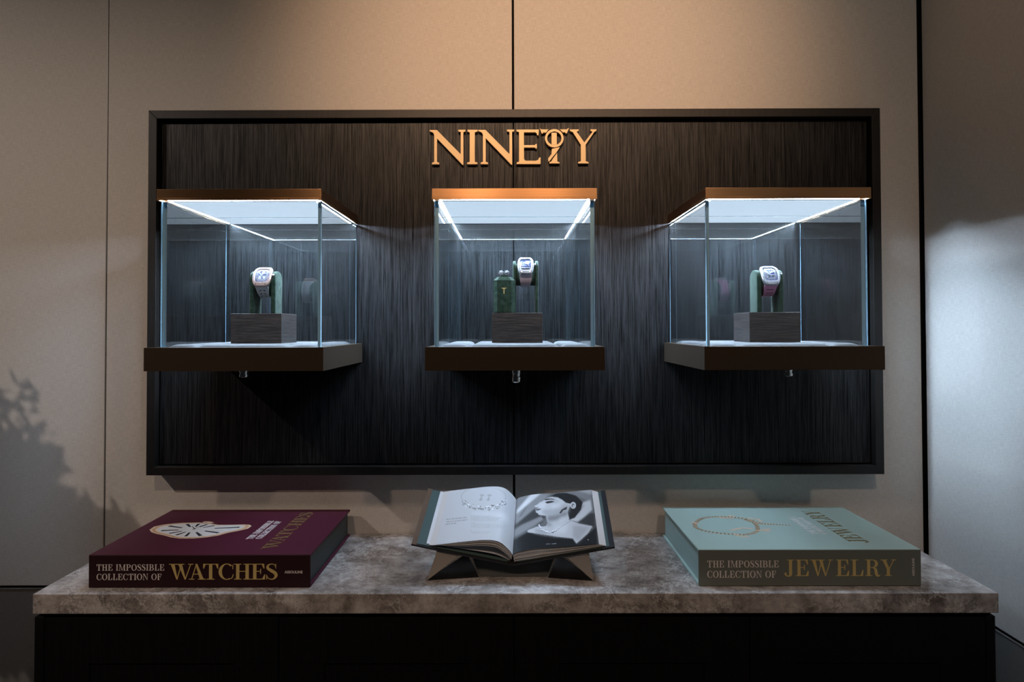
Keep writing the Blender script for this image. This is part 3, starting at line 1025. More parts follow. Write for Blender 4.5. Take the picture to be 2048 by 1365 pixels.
def q_stroke(pts, wds):
    """variable width stroke -> list of quads"""
    P2 = [Vector(p) for p in pts]
    # Catmull-Rom resample
    out_p, out_w = [], []
    n_ = len(P2)
    for i in range(n_ - 1):
        p0, p1, p2, p3 = P2[max(i - 1, 0)], P2[i], P2[i + 1], P2[min(i + 2, n_ - 1)]
        for k in range(6):
            t_ = k / 6
            out_p.append(0.5 * ((2 * p1) + (p2 - p0) * t_ + (2 * p0 - 5 * p1 + 4 * p2 - p3) * t_ * t_ + (3 * p1 - p0 - 3 * p2 + p3) * t_ ** 3))
            out_w.append(wds[i] * (1 - t_) + wds[i + 1] * t_)
    out_p.append(P2[-1]); out_w.append(wds[-1])
    L, R = [], []
    for i, p in enumerate(out_p):
        d = (out_p[min(i + 1, len(out_p) - 1)] - out_p[max(i - 1, 0)]).normalized()
        nn = Vector((-d.y, d.x)) * out_w[i] / 2
        L.append(p + nn); R.append(p - nn)
    return [[tuple(L[i]), tuple(R[i]), tuple(R[i + 1]), tuple(L[i + 1])] for i in range(len(L) - 1)]


def rc_(x0, y0, x1, y1):
    return [(x0, y0), (x1, y0), (x1, y1), (x0, y1)]


def ln(x0, y0, x1, y1, w):
    """diagonal with horizontal cut ends; w measured horizontally"""
    return [(x0 - w / 2, y0), (x0 + w / 2, y0), (x1 + w / 2, y1), (x1 - w / 2, y1)]


def bowl(cx_, cy_, rx, ry, a0, a1, thick, thin, n_=16):
    qs = []
    for k in range(n_):
        t0 = math.radians(a0 + (a1 - a0) * k / n_); t1 = math.radians(a0 + (a1 - a0) * (k + 1) / n_)
        o_ = lambda t_: (cx_ + rx * math.cos(t_), cy_ + ry * math.sin(t_))
        i_ = lambda t_: (cx_ + (rx - thick) * math.cos(t_), cy_ + (ry - thin) * math.sin(t_))
        qs.append([o_(t0), o_(t1), i_(t1), i_(t0)])
    return qs


def glyph(ch):
    h, s = HAIR, STEM
    G = []
    if ch == ' ': return [], 0.32
    if ch == 'I':
        G = [rc_(0.10, 0, 0.10 + s, 1), rc_(0, 0, 0.37, h), rc_(0, 1 - h, 0.37, 1)]; w = 0.37
    elif ch == 'H':
        G = [rc_(0.10, 0, 0.10 + s, 1), rc_(0.58, 0, 0.58 + s, 1), rc_(0, 0, 0.37, h), rc_(0, 1 - h, 0.37, 1), rc_(0.48, 0, 0.85, h), rc_(0.48, 1 - h, 0.85, 1), rc_(0.2, 0.5, 0.6, 0.5 + h)]; w = 0.85
    elif ch == 'T':
        G = [rc_(0.30, 0, 0.30 + s, 1), rc_(0.19, 0, 0.58, h), rc_(0, 1 - h, 0.77, 1), [(0, 1), (0, 0.70), (h, 0.70), (0.13, 1 - h)], [(0.77, 1), (0.77, 0.70), (0.77 - h, 0.70), (0.64, 1 - h)]]; w = 0.77
    elif ch == 'E':
        G = [rc_(0.10, 0, 0.10 + s, 1), rc_(0, 0, 0.68, h), rc_(0, 1 - h, 0.66, 1), rc_(0.2, 0.5, 0.48, 0.5 + h), rc_(0.46, 0.36, 0.46 + h, 0.68),
             [(0.70, 0), (0.72, 0.32), (0.72 - h, 0.32), (0.56, h)], [(0.66, 1), (0.68, 0.70), (0.68 - h, 0.70), (0.54, 1 - h)]]; w = 0.73
    elif ch == 'F':
        G = [rc_(0.10, 0, 0.10 + s, 1), rc_(0, 0, 0.40, h), rc_(0, 1 - h, 0.64, 1), rc_(0.2, 0.5, 0.48, 0.5 + h), rc_(0.46, 0.36, 0.46 + h, 0.68), [(0.64, 1), (0.66, 0.70), (0.66 - h, 0.70), (0.52, 1 - h)]]; w = 0.67
    elif ch == 'L':
        G = [rc_(0.10, 0, 0.10 + s, 1), rc_(0, 0, 0.66, h), rc_(0, 1 - h, 0.40, 1), [(0.66, 0), (0.69, 0.36), (0.69 - h, 0.36), (0.52, h)]]; w = 0.70
    elif ch == 'M':
        G = [rc_(0.10, 0, 0.10 + h, 1), rc_(0, 0, 0.26, h), rc_(0, 1 - h, 0.30, 1), [(0.10, 1), (0.10 + s, 1), (0.56, 0.0), (0.50, 0.0)], [(0.50, 0), (0.545, 0), (0.88, 1), (0.83, 1)],
             rc_(0.80, 0, 0.80 + s, 1), rc_(0.70, 0, 1.07, h), rc_(0.80, 1 - h, 1.07, 1)]; w = 1.07
    elif ch == 'N':
        G = [rc_(0.10, 0, 0.10 + h, 1), rc_(0, 0, 0.26, h), rc_(0, 1 - h, 0.26, 1), [(0.08, 1), (0.08 + s * 1.1, 1), (0.745, 0), (0.68, 0)], rc_(0.70, 0, 0.70 + h, 1), rc_(0.58, 1 - h, 0.86, 1)]; w = 0.86
    elif ch == 'P':
        G = [rc_(0.10, 0, 0.10 + s, 1), rc_(0, 0, 0.40, h), rc_(0, 1 - h, 0.40, 1), rc_(0.25, 0.46, 0.42, 0.46 + h)] + bowl(0.40, 0.73, 0.33, 0.27, -90, 90, s, h); w = 0.74
    elif ch == 'B':
        G = [rc_(0.10, 0, 0.10 + s, 1), rc_(0, 0, 0.42, h), rc_(0, 1 - h, 0.40, 1), rc_(0.25, 0.50, 0.42, 0.50 + h)] + bowl(0.40, 0.755, 0.29, 0.245, -90, 90, s, h) + bowl(0.42, 0.265, 0.34, 0.265, -90, 90, s, h); w = 0.78
    elif ch == 'R':
        G = [rc_(0.10, 0, 0.10 + s, 1), rc_(0, 0, 0.38, h), rc_(0, 1 - h, 0.40, 1), rc_(0.25, 0.49, 0.42, 0.49 + h)] + bowl(0.40, 0.745, 0.31, 0.255, -90, 90, s, h)
        G += q_stroke([(0.42, 0.50), (0.56, 0.42), (0.60, 0.22), (0.64, 0.05), (0.74, 0.0), (0.82, 0.07)], [0.05, 0.14, s, s * 0.9, 0.07, 0.03]); w = 0.82
    elif ch == 'O':
        G = bowl(0.42, 0.5, 0.42, 0.515, 0, 360, s, h, 36); w = 0.84
    elif ch == 'C':
        G = bowl(0.42, 0.5, 0.42, 0.515, 48, 300, s, h, 28) + [[(0.70, 0.86), (0.745, 1.0), (0.745, 0.66), (0.71, 0.66)]] + q_stroke([(0.62, 0.05), (0.70, 0.14), (0.75, 0.34)], [0.045, 0.045, 0.04]); w = 0.77
    elif ch == 'S':
        G = q_stroke([(0.50, 0.80), (0.42, 0.95), (0.28, 0.985), (0.12, 0.90), (0.10, 0.72), (0.28, 0.56), (0.46, 0.42), (0.52, 0.24), (0.42, 0.06), (0.26, 0.015), (0.12, 0.08), (0.04, 0.26)],
                     [0.03, 0.04, 0.05, 0.10, 0.15, 0.19, 0.19, 0.15, 0.09, 0.05, 0.045, 0.03])
        G += [rc_(0.485, 0.70, 0.52, 1.0), rc_(0.02, 0.0, 0.055, 0.30)]; w = 0.60
    elif ch == 'A':
        G = [ln(0.17, 0, 0.42, 1, h), [(0.36, 1), (0.46, 1), (0.80, 0), (0.60, 0)], rc_(0.24, 0.32, 0.66, 0.32 + h), rc_(0.04, 0, 0.32, h), rc_(0.50, 0, 0.90, h)]; w = 0.90
    elif ch == 'W':
        G = [[(0.08, 1), (0.08 + s + 0.03, 1), (0.44, 0), (0.38, 0)], [(0.38, 0), (0.43, 0), (0.66, 1), (0.61, 1)], [(0.46, 1), (0.46 + s + 0.03, 1), (0.86, 0), (0.80, 0)], [(0.80, 0), (0.85, 0), (1.14, 1), (1.09, 1)],
             rc_(0, 1 - h, 0.78, 1), rc_(0.98, 1 - h, 1.24, 1)]; w = 1.22
    elif ch == 'Y':
        G = [[(0.08, 1), (0.08 + s + 0.03, 1), (0.50, 0.42), (0.34, 0.42)], rc_(0.335, 0, 0.335 + s, 0.45), [(0.46, 0.45), (0.50, 0.42), (0.76, 1), (0.71, 1)], rc_(0, 1 - h, 0.38, 1), rc_(0.60, 1 - h, 0.86, 1), rc_(0.23, 0, 0.61, h)]; w = 0.86
    elif ch == 'J':
        G = [rc_(0.26, 0.12, 0.26 + s, 1), rc_(0.14, 1 - h, 0.54, 1)] + q_stroke([(0.345, 0.20), (0.33, 0.06), (0.22, 0.0), (0.10, 0.03), (0.07, 0.12)], [s, s * 0.9, 0.07, 0.06, 0.12]) + [[(0.07 + 0.065 * math.cos(k * math.pi / 5), 0.15 + 0.065 * math.sin(k * math.pi / 5)) for k in range(10)]]; w = 0.54
    return G, w


def letters_mesh(text, fn, d0, d1, height, width=None, track=0.10, xs_=1.0):
    """fn(x, y, d) maps text plane to the world; x from 0, baseline y = 0"""
    x = 0; items = []
    for ci, ch in enumerate(text):
        G, w = glyph(ch)
        if text[ci:ci + 2] == 'WA': w -= 0.26
        if text[ci:ci + 2] == 'AT': w -= 0.16
        if text[ci:ci + 2] == 'RY': w -= 0.06
        if text[ci:ci + 2] == 'WE': w += 0.10
        items.append((x, G)); x += (w + track)
    total = (x - track)
    k = height
    kx_ = (width / total) if width else height * xs_
    mb = MB(); pi_ = 0
    for x_, G in items:
        for pl in G:
            pl2 = [((px + x_) * kx_, py * k) for px, py in pl]
            n_ = len(pl2)
            mb.prism(pl2, fn, d0, d1 + 0.000012 * (pi_ % 9)); pi_ += 1
    return mb


def sans_mesh(text, fn, width, height, d):
    cu = bpy.data.curves.new('txt', 'FONT')
    cu.body = text; cu.size = 1.0; cu.offset = 0.02; cu.resolution_u = 3
    o = bpy.data.objects.new('txt', cu)
    COL.objects.link(o)
    dg = bpy.context.evaluated_depsgraph_get()
    me = bpy.data.meshes.new_from_object(o.evaluated_get(dg))
    xs_ = [v.co.x for v in me.vertices]; ys_ = [v.co.y for v in me.vertices]
    ax, bx, ay, by = min(xs_), max(xs_), min(ys_), max(ys_)
    mb = MB()
    mb.add([fn((v.co.x - ax) / (bx - ax) * width, (v.co.y - ay) / (by - ay) * height, d) for v in me.vertices], [tuple(p.vertices) for p in me.polygons])
    bpy.data.objects.remove(o); bpy.data.curves.remove(cu); bpy.data.meshes.remove(me)
    return mb


# ------------------------------------------------------------------ the two closed books
def closed_book(name, label, X0, X1, Yn, Yf, hgt, cover_m, edge_m, side):
    z0 = CT + 0.0003
    bk = thing(name, ((X0 + X1) / 2, (Yn + Yf) / 2, CT), label, 'book', 'large closed books lying on the marble worktop')
    tk = 0.0042
    MB().box((X0, Yn + 0.001, z0 + hgt - tk), (X1, Yf, z0 + hgt)).build('front_cover', cover_m, bk, 0.0009)
    MB().box((X0, Yn + 0.001, z0), (X1, Yf, z0 + tk)).build('back_cover', cover_m, bk, 0.0009)
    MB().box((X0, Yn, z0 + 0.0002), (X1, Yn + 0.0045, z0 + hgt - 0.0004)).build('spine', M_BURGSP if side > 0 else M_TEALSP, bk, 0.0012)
    MB().box((X0 + 0.005, Yn + 0.0046, z0 + tk + 0.0001), (X1 - 0.005, Yf - 0.005, z0 + hgt - tk - 0.0001)).build('page_block', edge_m, bk)
    return bk, z0


BW0, BW1 = -0.8187, -0.3889
YN, YFB = 1.3355 - WALL, 1.6666 - WALL
bkw, zb0 = closed_book('closed_book', 'large burgundy cloth book on watches at the left of the marble worktop', BW0, BW1, YN, YFB, 0.0633, M_BURG, M_BURGIN, 1)


def spine_fn(x0_, z_, yn, d_off=0.0):
    return lambda x, y, d: Vector((x0_ + x, yn - d, z_ + y))


def px_on(px, py, depth):
    return at_depth(px, py, depth)


def spine_text(text, pxa, pxb, pyt, pyb, yn, mat, par, track=0.10, name='title_lettering'):
    a = at_depth(pxa, pyb, yn + WALL); c = at_depth(pxb, pyt, yn + WALL)
    mb = letters_mesh(text, spine_fn(a.x, a.z, yn), 0.0001, 0.00035, c.z - a.z, c.x - a.x, track)
    return mb.build(name, mat, par)


def cpx(cx_, cy_, ox, oy):   # crop coordinates of the two 600 px wide book views
    return ox + cx_ / 3.4133, oy + cy_ / 3.4133


def ST(text, cx0, cx1, cy0, cy1, ox, yn, mat, par, track=0.10, name='title_lettering'):
    a = cpx(cx0, cy1, ox, 990); c = cpx(cx1, cy0, ox, 990)
    return spine_text(text, a[0], c[0], c[1], a[1], yn, mat, par, track, name)


ST('THE IMPOSSIBLE', 182, 644, 476, 519, 140, YN, M_LETW, bkw, name='subtitle_lettering')
ST('COLLECTION OF', 182, 625, 540, 583, 140, YN, M_LETW, bkw, name='subtitle_lettering')
ST('WATCHES', 676, 1418, 472, 580, 140, YN, M_FOIL, bkw, 0.02)
a = cpx(1465, 538, 140, 990); a = at_depth(a[0], a[1], YN + WALL); c = cpx(1588, 519, 140, 990); c = at_depth(c[0], c[1], YN + WALL)
sans_mesh('ASSOULINE', spine_fn(a.x, a.z, YN), c.x - a.x, c.z - a.z, 0.0003).build('publisher_lettering', M_LETW, bkw)
# tiny foil star in the big E
a = cpx(1298, 528, 140, 990); a = at_depth(a[0], a[1], YN + WALL)

ZT = zb0 + 0.0633


def cover_text(text, xbase, xtop, ynear, yfar, zt, mat, par, track=0.10, name='cover_title_lettering'):
    """reads away from the viewer, letter tops towards -X"""
    fn = lambda x, y, d: Vector((xbase - y, ynear + x, zt + d))
    mb = letters_mesh(text, fn, 0.0001, 0.0003, xbase - xtop, yfar - ynear, track)
    return mb.build(name, mat, par)


def on_cover(cx_, cy_, ox, zt):
    p = cpx(cx_, cy_, ox, 990)
    return at_height(p[0], p[1], zt)


# measured from the photograph on the cover plane
p0 = on_cover(1390, 372, 140, ZT); p1 = on_cover(1600, 122, 140, ZT)
q0 = on_cover(1290, 372, 140, ZT)
cover_text('WATCHES', p0.x + 0.003, q0.x + 0.003, p0.y, p1.y, ZT, M_FOILD, bkw, 0.02)
b0 = on_cover(1240, 304, 140, ZT); b1 = on_cover(1186, 304, 140, ZT); b2 = on_cover(1345, 180, 140, ZT)
cover_text('THE IMPOSSIBLE', b0.x + 0.001, b0.x - 0.0125, b0.y, b2.y, ZT, M_LETWB, bkw, name='cover_subtitle_lettering')
cover_text('COLLECTION OF', b0.x + 0.0195, b0.x + 0.006, b0.y + 0.002, b2.y - 0.004, ZT, M_LETWB, bkw, name='cover_subtitle_lettering')
# picture of a soft shaped gold watch on the cover
wc = on_cover(850, 245, 140, ZT)
outline = [(543, 240), (575, 218), (650, 203), (760, 193), (880, 190), (960, 196), (1010, 206), (1090, 206), (1180, 204), (1225, 206), (1240, 214), (1215, 232), (1150, 247), (1075, 262), (1010, 280), (930, 292), (840, 300), (750, 300), (690, 292), (640, 278), (590, 268), (555, 256)]
OW = [on_cover(x, y, 140, ZT) for x, y in outline]
cen = sum(OW, Vector()) / len(OW)


def shrink(pts, f, dz):
    return [Vector((cen.x + (p.x - cen.x) * f, cen.y + (p.y - cen.y) * f, ZT + dz)) for p in pts]


pic = MB()


def flat(mb, pts, mi, dz, th=0.00006):
    n_ = len(pts)
    lo = [Vector((p.x, p.y, ZT + dz)) for p in pts]; hi = [Vector((p.x, p.y, ZT + dz + th)) for p in pts]
    mb.add(lo + hi, [[i + n_ for i in range(n_)]] + [(i, (i + 1) % n_, (i + 1) % n_ + n_, i + n_) for i in range(n_)], mi)


flat(pic, OW, 0, 0.00005)
flat(pic, shrink(OW, 0.955, 0), 1, 0.00014)
flat(pic, shrink(OW, 0.90, 0), 0, 0.00022)
flat(pic, shrink(OW, 0.86, 0), 2, 0.00030)


def quad(mb, a_, b_, w0, w1, mi, dz):
    d = (b_ - a_); d.z = 0; d.normalize(); nn = Vector((-d.y, d.x, 0))
    flat(mb, [a_ + nn * w0 / 2, a_ - nn * w0 / 2, b_ - nn * w1 / 2, b_ + nn * w1 / 2], mi, dz)


inner_o = shrink(OW, 0.80, 0); c2_ = on_cover(840, 238, 140, ZT)
for k in range(12):
    ang = 2 * math.pi * k / 12 + 0.15
    dv = Vector((math.cos(ang), math.sin(ang), 0))
    # where the ray leaves the inner outline
    best = 0.02
    for i in range(len(inner_o)):
        A, B = inner_o[i], inner_o[(i + 1) % len(inner_o)]
        ex, ey = B.x - A.x, B.y - A.y
        det = dv.x * (-ey) + ex * dv.y
        if abs(det) < 1e-12: continue
        wx, wy = A.x - c2_.x, A.y - c2_.y
        tt = (wx * (-ey) + ex * wy) / det
        uu = (dv.x * wy - dv.y * wx) / det
        if tt > 0 and 0 <= uu <= 1: best = max(best, tt)
    for off in (-0.0022, 0.0, 0.0024):
        sdv = Vector((-dv.y, dv.x, 0)) * off * (0.6 + best * 6)
        quad(pic, c2_ + dv * best * 0.45 + sdv * 0.7, c2_ + dv * best * 0.98 + sdv, 0.0014, 0.0030, 3, 0.0004)
quad(pic, c2_ + Vector((0.004, 0.0, 0)), c2_ + Vector((-0.012, 0.022, 0)), 0.0028, 0.0012, 3, 0.0005)
quad(pic, c2_ + Vector((0.0, -0.004, 0)), c2_ + Vector((0.006, 0.030, 0)), 0.0024, 0.0010, 3, 0.0005)
flat(pic, [on_cover(x, y, 140, ZT) for x, y in ((905, 190), (915, 184), (950, 184), (985, 190), (960, 196))], 0, 0.0003)
pic.build('cover_picture', [M_GOLDPL, M_GOLDPR, M_DIALW, M_INKD], bkw, recalc=False)

# pale teal book
JX0, JX1 = 0.3634, 0.7937
YNJ, YFJ = 1.3396 - WALL, 1.6582 - WALL
HJ = 0.0705
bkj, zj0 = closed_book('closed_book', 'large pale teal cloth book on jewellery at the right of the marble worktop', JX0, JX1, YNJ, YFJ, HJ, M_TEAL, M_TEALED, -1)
ST('THE IMPOSSIBLE', 459, 946, 450, 497, 1280, YNJ, M_LETW, bkj, name='subtitle_lettering')
ST('COLLECTION OF', 459, 928, 520, 567, 1280, YNJ, M_LETW, bkj, name='subtitle_lettering')
ST('JEWELRY', 985, 1748, 443, 556, 1280, YNJ, M_FOIL, bkj, 0.09)
a = cpx(1858, 556, 1280, 990); a = at_depth(a[0], a[1], YNJ + WALL); c = cpx(1873, 434, 1280, 990); c = at_depth(c[0], c[1], YNJ + WALL)
w_, h_ = c.z - a.z, c.x - a.x
sans_mesh('ASSOULINE', lambda x, y, d: Vector((a.x + h_ - y, YNJ - d, a.z + x)), w_, h_, 0.0003).build('publisher_lettering', M_LETW, bkj)
ZJ = zj0 + HJ
p0 = on_cover(1560, 328, 1280, ZJ); p1 = on_cover(1180, 112, 1280, ZJ)
q0 = on_cover(1425, 318, 1280, ZJ)
cover_text('JEWELRY', p0.x + 0.002, p0.x - 0.035, p0.y, p1.y, ZJ, M_FOILD, bkj, 0.05)
b0 = on_cover(1222, 270, 1280, ZJ); b2 = on_cover(1050, 152, 1280, ZJ)
cover_text('THE IMPOSSIBLE', b0.x + 0.000, b0.x - 0.0135, b0.y, b2.y, ZJ, M_LETWB, bkj, name='cover_subtitle_lettering')
cover_text('COLLECTION OF', b0.x + 0.0185, b0.x + 0.005, b0.y + 0.002, b2.y - 0.004, ZJ, M_LETWB, bkj, name='cover_subtitle_lettering')
# picture of a jointed gold necklace
ZT = ZJ
nk = MB()
loop = [(740, 170), (690, 160), (620, 152), (540, 150), (470, 154), (415, 165), (385, 185), (372, 205), (380, 225), (420, 243), (480, 255), (560, 266), (640, 270), (715, 275), (775, 262), (805, 245), (800, 215), (780, 190), (760, 175)]


def densify(pts, step):
    out_ = []
    for i in range(len(pts) - 1):
        A, B = pts[i], pts[i + 1]
        n_ = max(1, int((B - A).length / step))
        for k in range(n_):
            out_.append(A.lerp(B, k / n_))
    out_.append(pts[-1])
    return out_


LP = densify([on_cover(x, y, 1280, ZJ) for x, y in loop], 0.0035)
for i in range(len(LP) - 1):
    tck = 0.0100 if i % 2 else 0.0075
    quad(nk, LP[i], LP[i].lerp(LP[i + 1], 0.8), tck, tck, i % 2, 0.0001)
LP2 = densify([on_cover(x, y, 1280, ZJ) for x, y in ((720, 170), (770, 185), (840, 200), (910, 203), (980, 207), (1035, 211))], 0.003)
for i in range(len(LP2) - 1):
    tck = 0.0150 - 0.011 * i / len(LP2)
    quad(nk, LP2[i], LP2[i].lerp(LP2[i + 1], 0.85), tck, tck, (i + 1) % 2, 0.00018)
for (xa, ya), (xb, yb) in (((620, 245), (700, 228)), ((700, 228), (770, 235)), ((540, 150), (560, 160)), ((560, 160), (640, 162)), ((640, 270), (690, 285)), ((690, 285), (745, 288)), ((790, 248), (850, 240)), ((850, 240), (890, 236)), ((850, 252), (890, 248)), ((350, 188), (395, 200)), ((600, 144), (650, 148)), ((740, 162), (800, 168)), ((800, 168), (830, 185))):
    quad(nk, on_cover(xa, ya, 1280, ZJ), on_cover(xb, yb, 1280, ZJ), 0.0080, 0.0060, 0, 0.00026)
nk.build('cover_picture', [M_GOLDPL, M_FOILD, M_DIALW], bkj, recalc=False)

# ------------------------------------------------------------------ open book on its folded metal stand
BETA = math.radians(17)
PSI = math.radians(2.6)
SA = Vector((math.cos(PSI), -math.sin(PSI), 0))
TA = Vector((math.sin(PSI) * math.cos(BETA), math.cos(PSI) * math.cos(BETA), math.sin(BETA)))
NA = SA.cross(TA)
OB = P(0.003, 1.372, -0.4735)
LT = 0.213
ob = thing('open_book', OB, 'open picture book with a black and white portrait page on the folded metal stand', 'book')


def bf(s, n_, t_):
    return OB + SA * s + NA * n_ + TA * t_


VA = math.tan(math.radians(12.2))
# covers, hinged at the spine
for sg in (-1, 1):
    cv = MB()
    cv.prism([(sg * 0.004, 0.0), (sg * 0.2010, 0.2010 * VA), (sg * 0.2002, 0.2010 * VA + 0.0035), (sg * 0.004, 0.0036)], bf, 0.0, LT, 0)
    c_o = cv.build('cover', M_BOOKBLK, ob)
    ep = MB()
    ep.prism([(sg * 0.010, 0.010 * VA + 0.0036), (sg * 0.1900, 0.1900 * VA + 0.0036), (sg * 0.1900, 0.1900 * VA + 0.0046), (sg * 0.010, 0.010 * VA + 0.0046)], bf, 0.004, LT - 0.004, 0)
    ep.build('endpaper', M_COVERIN, c_o)
    if sg < 0:
        ed = MB()
        ed.prism([(sg * 0.1902, 0.1902 * VA + 0.0036), (sg * 0.2004, 0.2004 * VA + 0.0036), (sg * 0.2004, 0.2004 * VA + 0.0040), (sg * 0.1902, 0.1902 * VA + 0.0040)], bf, 0.0, LT, 0)
        ed.build('cover_turn_in', M_BOOKEDGE, c_o)
sp = MB()
sp.prism([(-0.0039, -0.0004), (0.0039, -0.0004), (0.0039, 0.0036), (-0.0039, 0.0036)], bf, 0.0, LT)
sp.build('spine', M_BOOKBLK, ob)


def spline(pts, n_):
    P2 = [Vector(p) for p in pts]; out_ = []
    for i in range(len(P2) - 1):
        p0, p1, p2, p3 = P2[max(i - 1, 0)], P2[i], P2[i + 1], P2[min(i + 2, len(P2) - 1)]
        for k in range(n_):
            t_ = k / n_
            out_.append(0.5 * ((2 * p1) + (p2 - p0) * t_ + (2 * p0 - 5 * p1 + 4 * p2 - p3) * t_ * t_ + (3 * p1 - p0 - 3 * p2 + p3) * t_ ** 3))
    out_.append(P2[-1])
    return out_


cb_ = 1 / math.cos(BETA)
LTOP = spline([(-0.0005, 0.022), (-0.008, 0.034), (-0.027, 0.0515), (-0.055, 0.0550), (-0.100, 0.0500), (-0.153, 0.0425)], 10)
LBOT = spline([(-0.0030, 0.0105), (-0.014, 0.024), (-0.032, 0.0375), (-0.058, 0.0415), (-0.100, 0.0400), (-0.166, 0.0415)], 10)
RTOP = spline([(0.0005, 0.022), (0.010, 0.0285), (0.041, 0.0360), (0.080, 0.0395), (0.111, 0.0425), (0.170, 0.0490)], 10)
RBOT = spline([(0.0030, 0.0060), (0.012, 0.0085), (0.041, 0.0140), (0.080, 0.0225), (0.111, 0.0290), (0.184, 0.0450)], 10)
T0, T1 = 0.005, LT - 0.005


def stack(top, bot, name, lo=0.0004):
    mb = MB()
    n_ = len(top)
    NL = 7
    # layered sheets: slightly uneven edges
    for L in range(NL):
        f0, f1 = L / NL, (L + 0.86) / NL
        jit = 0.0010 * math.sin(L * 2.3)
        vs = []
        for k in range(n_):
            a_ = bot[k].lerp(top[k], f0); b_ = bot[k].lerp(top[k], f1)
            vs += [bf(a_.x, a_.y, T0 + jit), bf(b_.x, b_.y, T0 + jit), bf(b_.x, b_.y, T1 - jit), bf(a_.x, a_.y, T1 - jit)]
        fs = []
        for k in range(n_ - 1):
            for q in range(4):
                fs.append((k * 4 + q, k * 4 + (q + 1) % 4, (k + 1) * 4 + (q + 1) % 4, (k + 1) * 4 + q))
        fs.append((0, 1, 2, 3)); e_ = (n_ - 1) * 4; fs.append((e_ + 3, e_ + 2, e_ + 1, e_))
        mb.add(vs, fs)
    return mb.build(name, M_PAPER, ob)


stack(LTOP, LBOT, 'page_block'); stack(RTOP, RBOT, 'page_block')
# loose pages fanning under the left stack
mb = MB()
fan = MB()
n_ = len(LBOT)
vs = []
LFAN = spline([(-0.006, 0.0055), (-0.030, 0.0180), (-0.060, 0.0250), (-0.105, 0.0320), (-0.172, 0.0420)], 10)
for p in LFAN:
    vs += [bf(p.x, p.y, T0 + 0.004), bf(p.x, p.y + 0.0006, T0 + 0.004), bf(p.x, p.y + 0.0006, T1), bf(p.x, p.y, T1)]
fs = []
for k in range(len(LFAN) - 1):
    for q in range(4):
        fs.append((k * 4 + q, k * 4 + (q + 1) % 4, (k + 1) * 4 + (q + 1) % 4, (k + 1) * 4 + q))
fan.add(vs, fs)
fan.build('loose_page', simple('white_paper', (0.62, 0.64, 0.68), 0.6), ob)


# --- print raster (the pictures printed on the two pages)
RW, RH = 1024, 533


def raster_poly(img, pts, val):
    pts = [(x / 2, y / 2) for x, y in pts]
    xa = max(0, int(min(p[0] for p in pts)) - 1); xb = min(RW, int(max(p[0] for p in pts)) + 2)
    ya = max(0, int(min(p[1] for p in pts)) - 1); yb = min(RH, int(max(p[1] for p in pts)) + 2)
    if xb <= xa or yb <= ya: return
    ys_, xs_ = np.mgrid[ya:yb, xa:xb]
    X = xs_ + 0.5; Y = ys_ + 0.5
    inside = np.zeros(X.shape, bool)
    n_ = len(pts)
    for i in range(n_):
        x1_, y1_ = pts[i]; x2_, y2_ = pts[(i + 1) % n_]
        if y1_ == y2_: continue
        inside ^= ((y1_ > Y) != (y2_ > Y)) & (X < (x2_ - x1_) * (Y - y1_) / (y2_ - y1_) + x1_)
    img[ya:yb, xa:xb][inside] = val


def blur(img, r_):
    if r_ <= 0: return img
    n_ = int(math.ceil(3 * r_))
    k = np.exp(-np.arange(-n_, n_ + 1) ** 2 / (2.0 * r_ * r_)); k /= k.sum()
    a_ = np.pad(img, n_, mode='edge')
    a_ = sum(k[q] * a_[q:q + img.shape[0], :] for q in range(len(k)))
    return sum(k[q] * a_[:, q:q + img.shape[1]] for q in range(len(k)))


NU, NV = 230, 250


def layer(img, shapes, soft=0):
    for pts, val in shapes:
        raster_poly(img, pts, val)
    return blur(img, soft)


def shade(img, shapes, soft):
    """soft tonal passes of the print: blends towards val inside the shape"""
    for pts, val, amt in shapes:
        mk = np.zeros((RH, RW)); raster_poly(mk, pts, 1.0); mk = blur(mk, soft) * amt
        img = img * (1 - mk) + val * mk
    return img


def ell(cx_, cy_, rx, ry, rot=0, n_=24):
    c, s_ = math.cos(rot), math.sin(rot)
    return [(cx_ + rx * math.cos(2 * math.pi * k / n_) * c - ry * math.sin(2 * math.pi * k / n_) * s_, cy_ + rx * math.cos(2 * math.pi * k / n_) * s_ + ry * math.sin(2 * math.pi * k / n_) * c) for k in range(n_)]


R_img = np.full((RH, RW), 0.13)
R_img = layer(R_img, [
    ([(1000, 140), (1240, 150), (1060, 360), (1000, 380)], 0.20),
    ([(1215, 150), (1300, 150), (1140, 315), (1075, 335), (1085, 300)], 0.60),
    ([(1300, 150), (1380, 150), (1150, 375), (1040, 440), (1060, 350)], 0.24),
    ([(1150, 290), (1180, 260), (1120, 350), (1090, 372)], 0.10),
    ([(1480, 110), (1720, 80), (1720, 250), (1640, 200), (1480, 150)], 0.20),
    ([(1570, 130), (1720, 90), (1720, 170)], 0.36),
    ([(1650, 235), (1712, 215), (1725, 300), (1610, 405), (1530, 390)], 0.50),
    ([(1610, 300), (1650, 250), (1660, 262), (1600, 350)], 0.30),
    ([(1700, 330), (1745, 330), (1750, 450), (1600, 405)], 0.04),
    ([(1150, 360), (1235, 290), (1330, 350), (1300, 410), (1150, 470), (1020, 580), (1020, 470)], 0.05),
    ([(1030, 490), (1120, 430), (1290, 355), (1310, 385), (1240, 430), (1120, 500), (1020, 560)], 0.24),
    ([(1000, 590), (1180, 485), (1230, 505), (1400, 535), (1560, 545), (1600, 590), (1760, 440), (1780, 640), (1000, 720)], 0.014),
], 3)
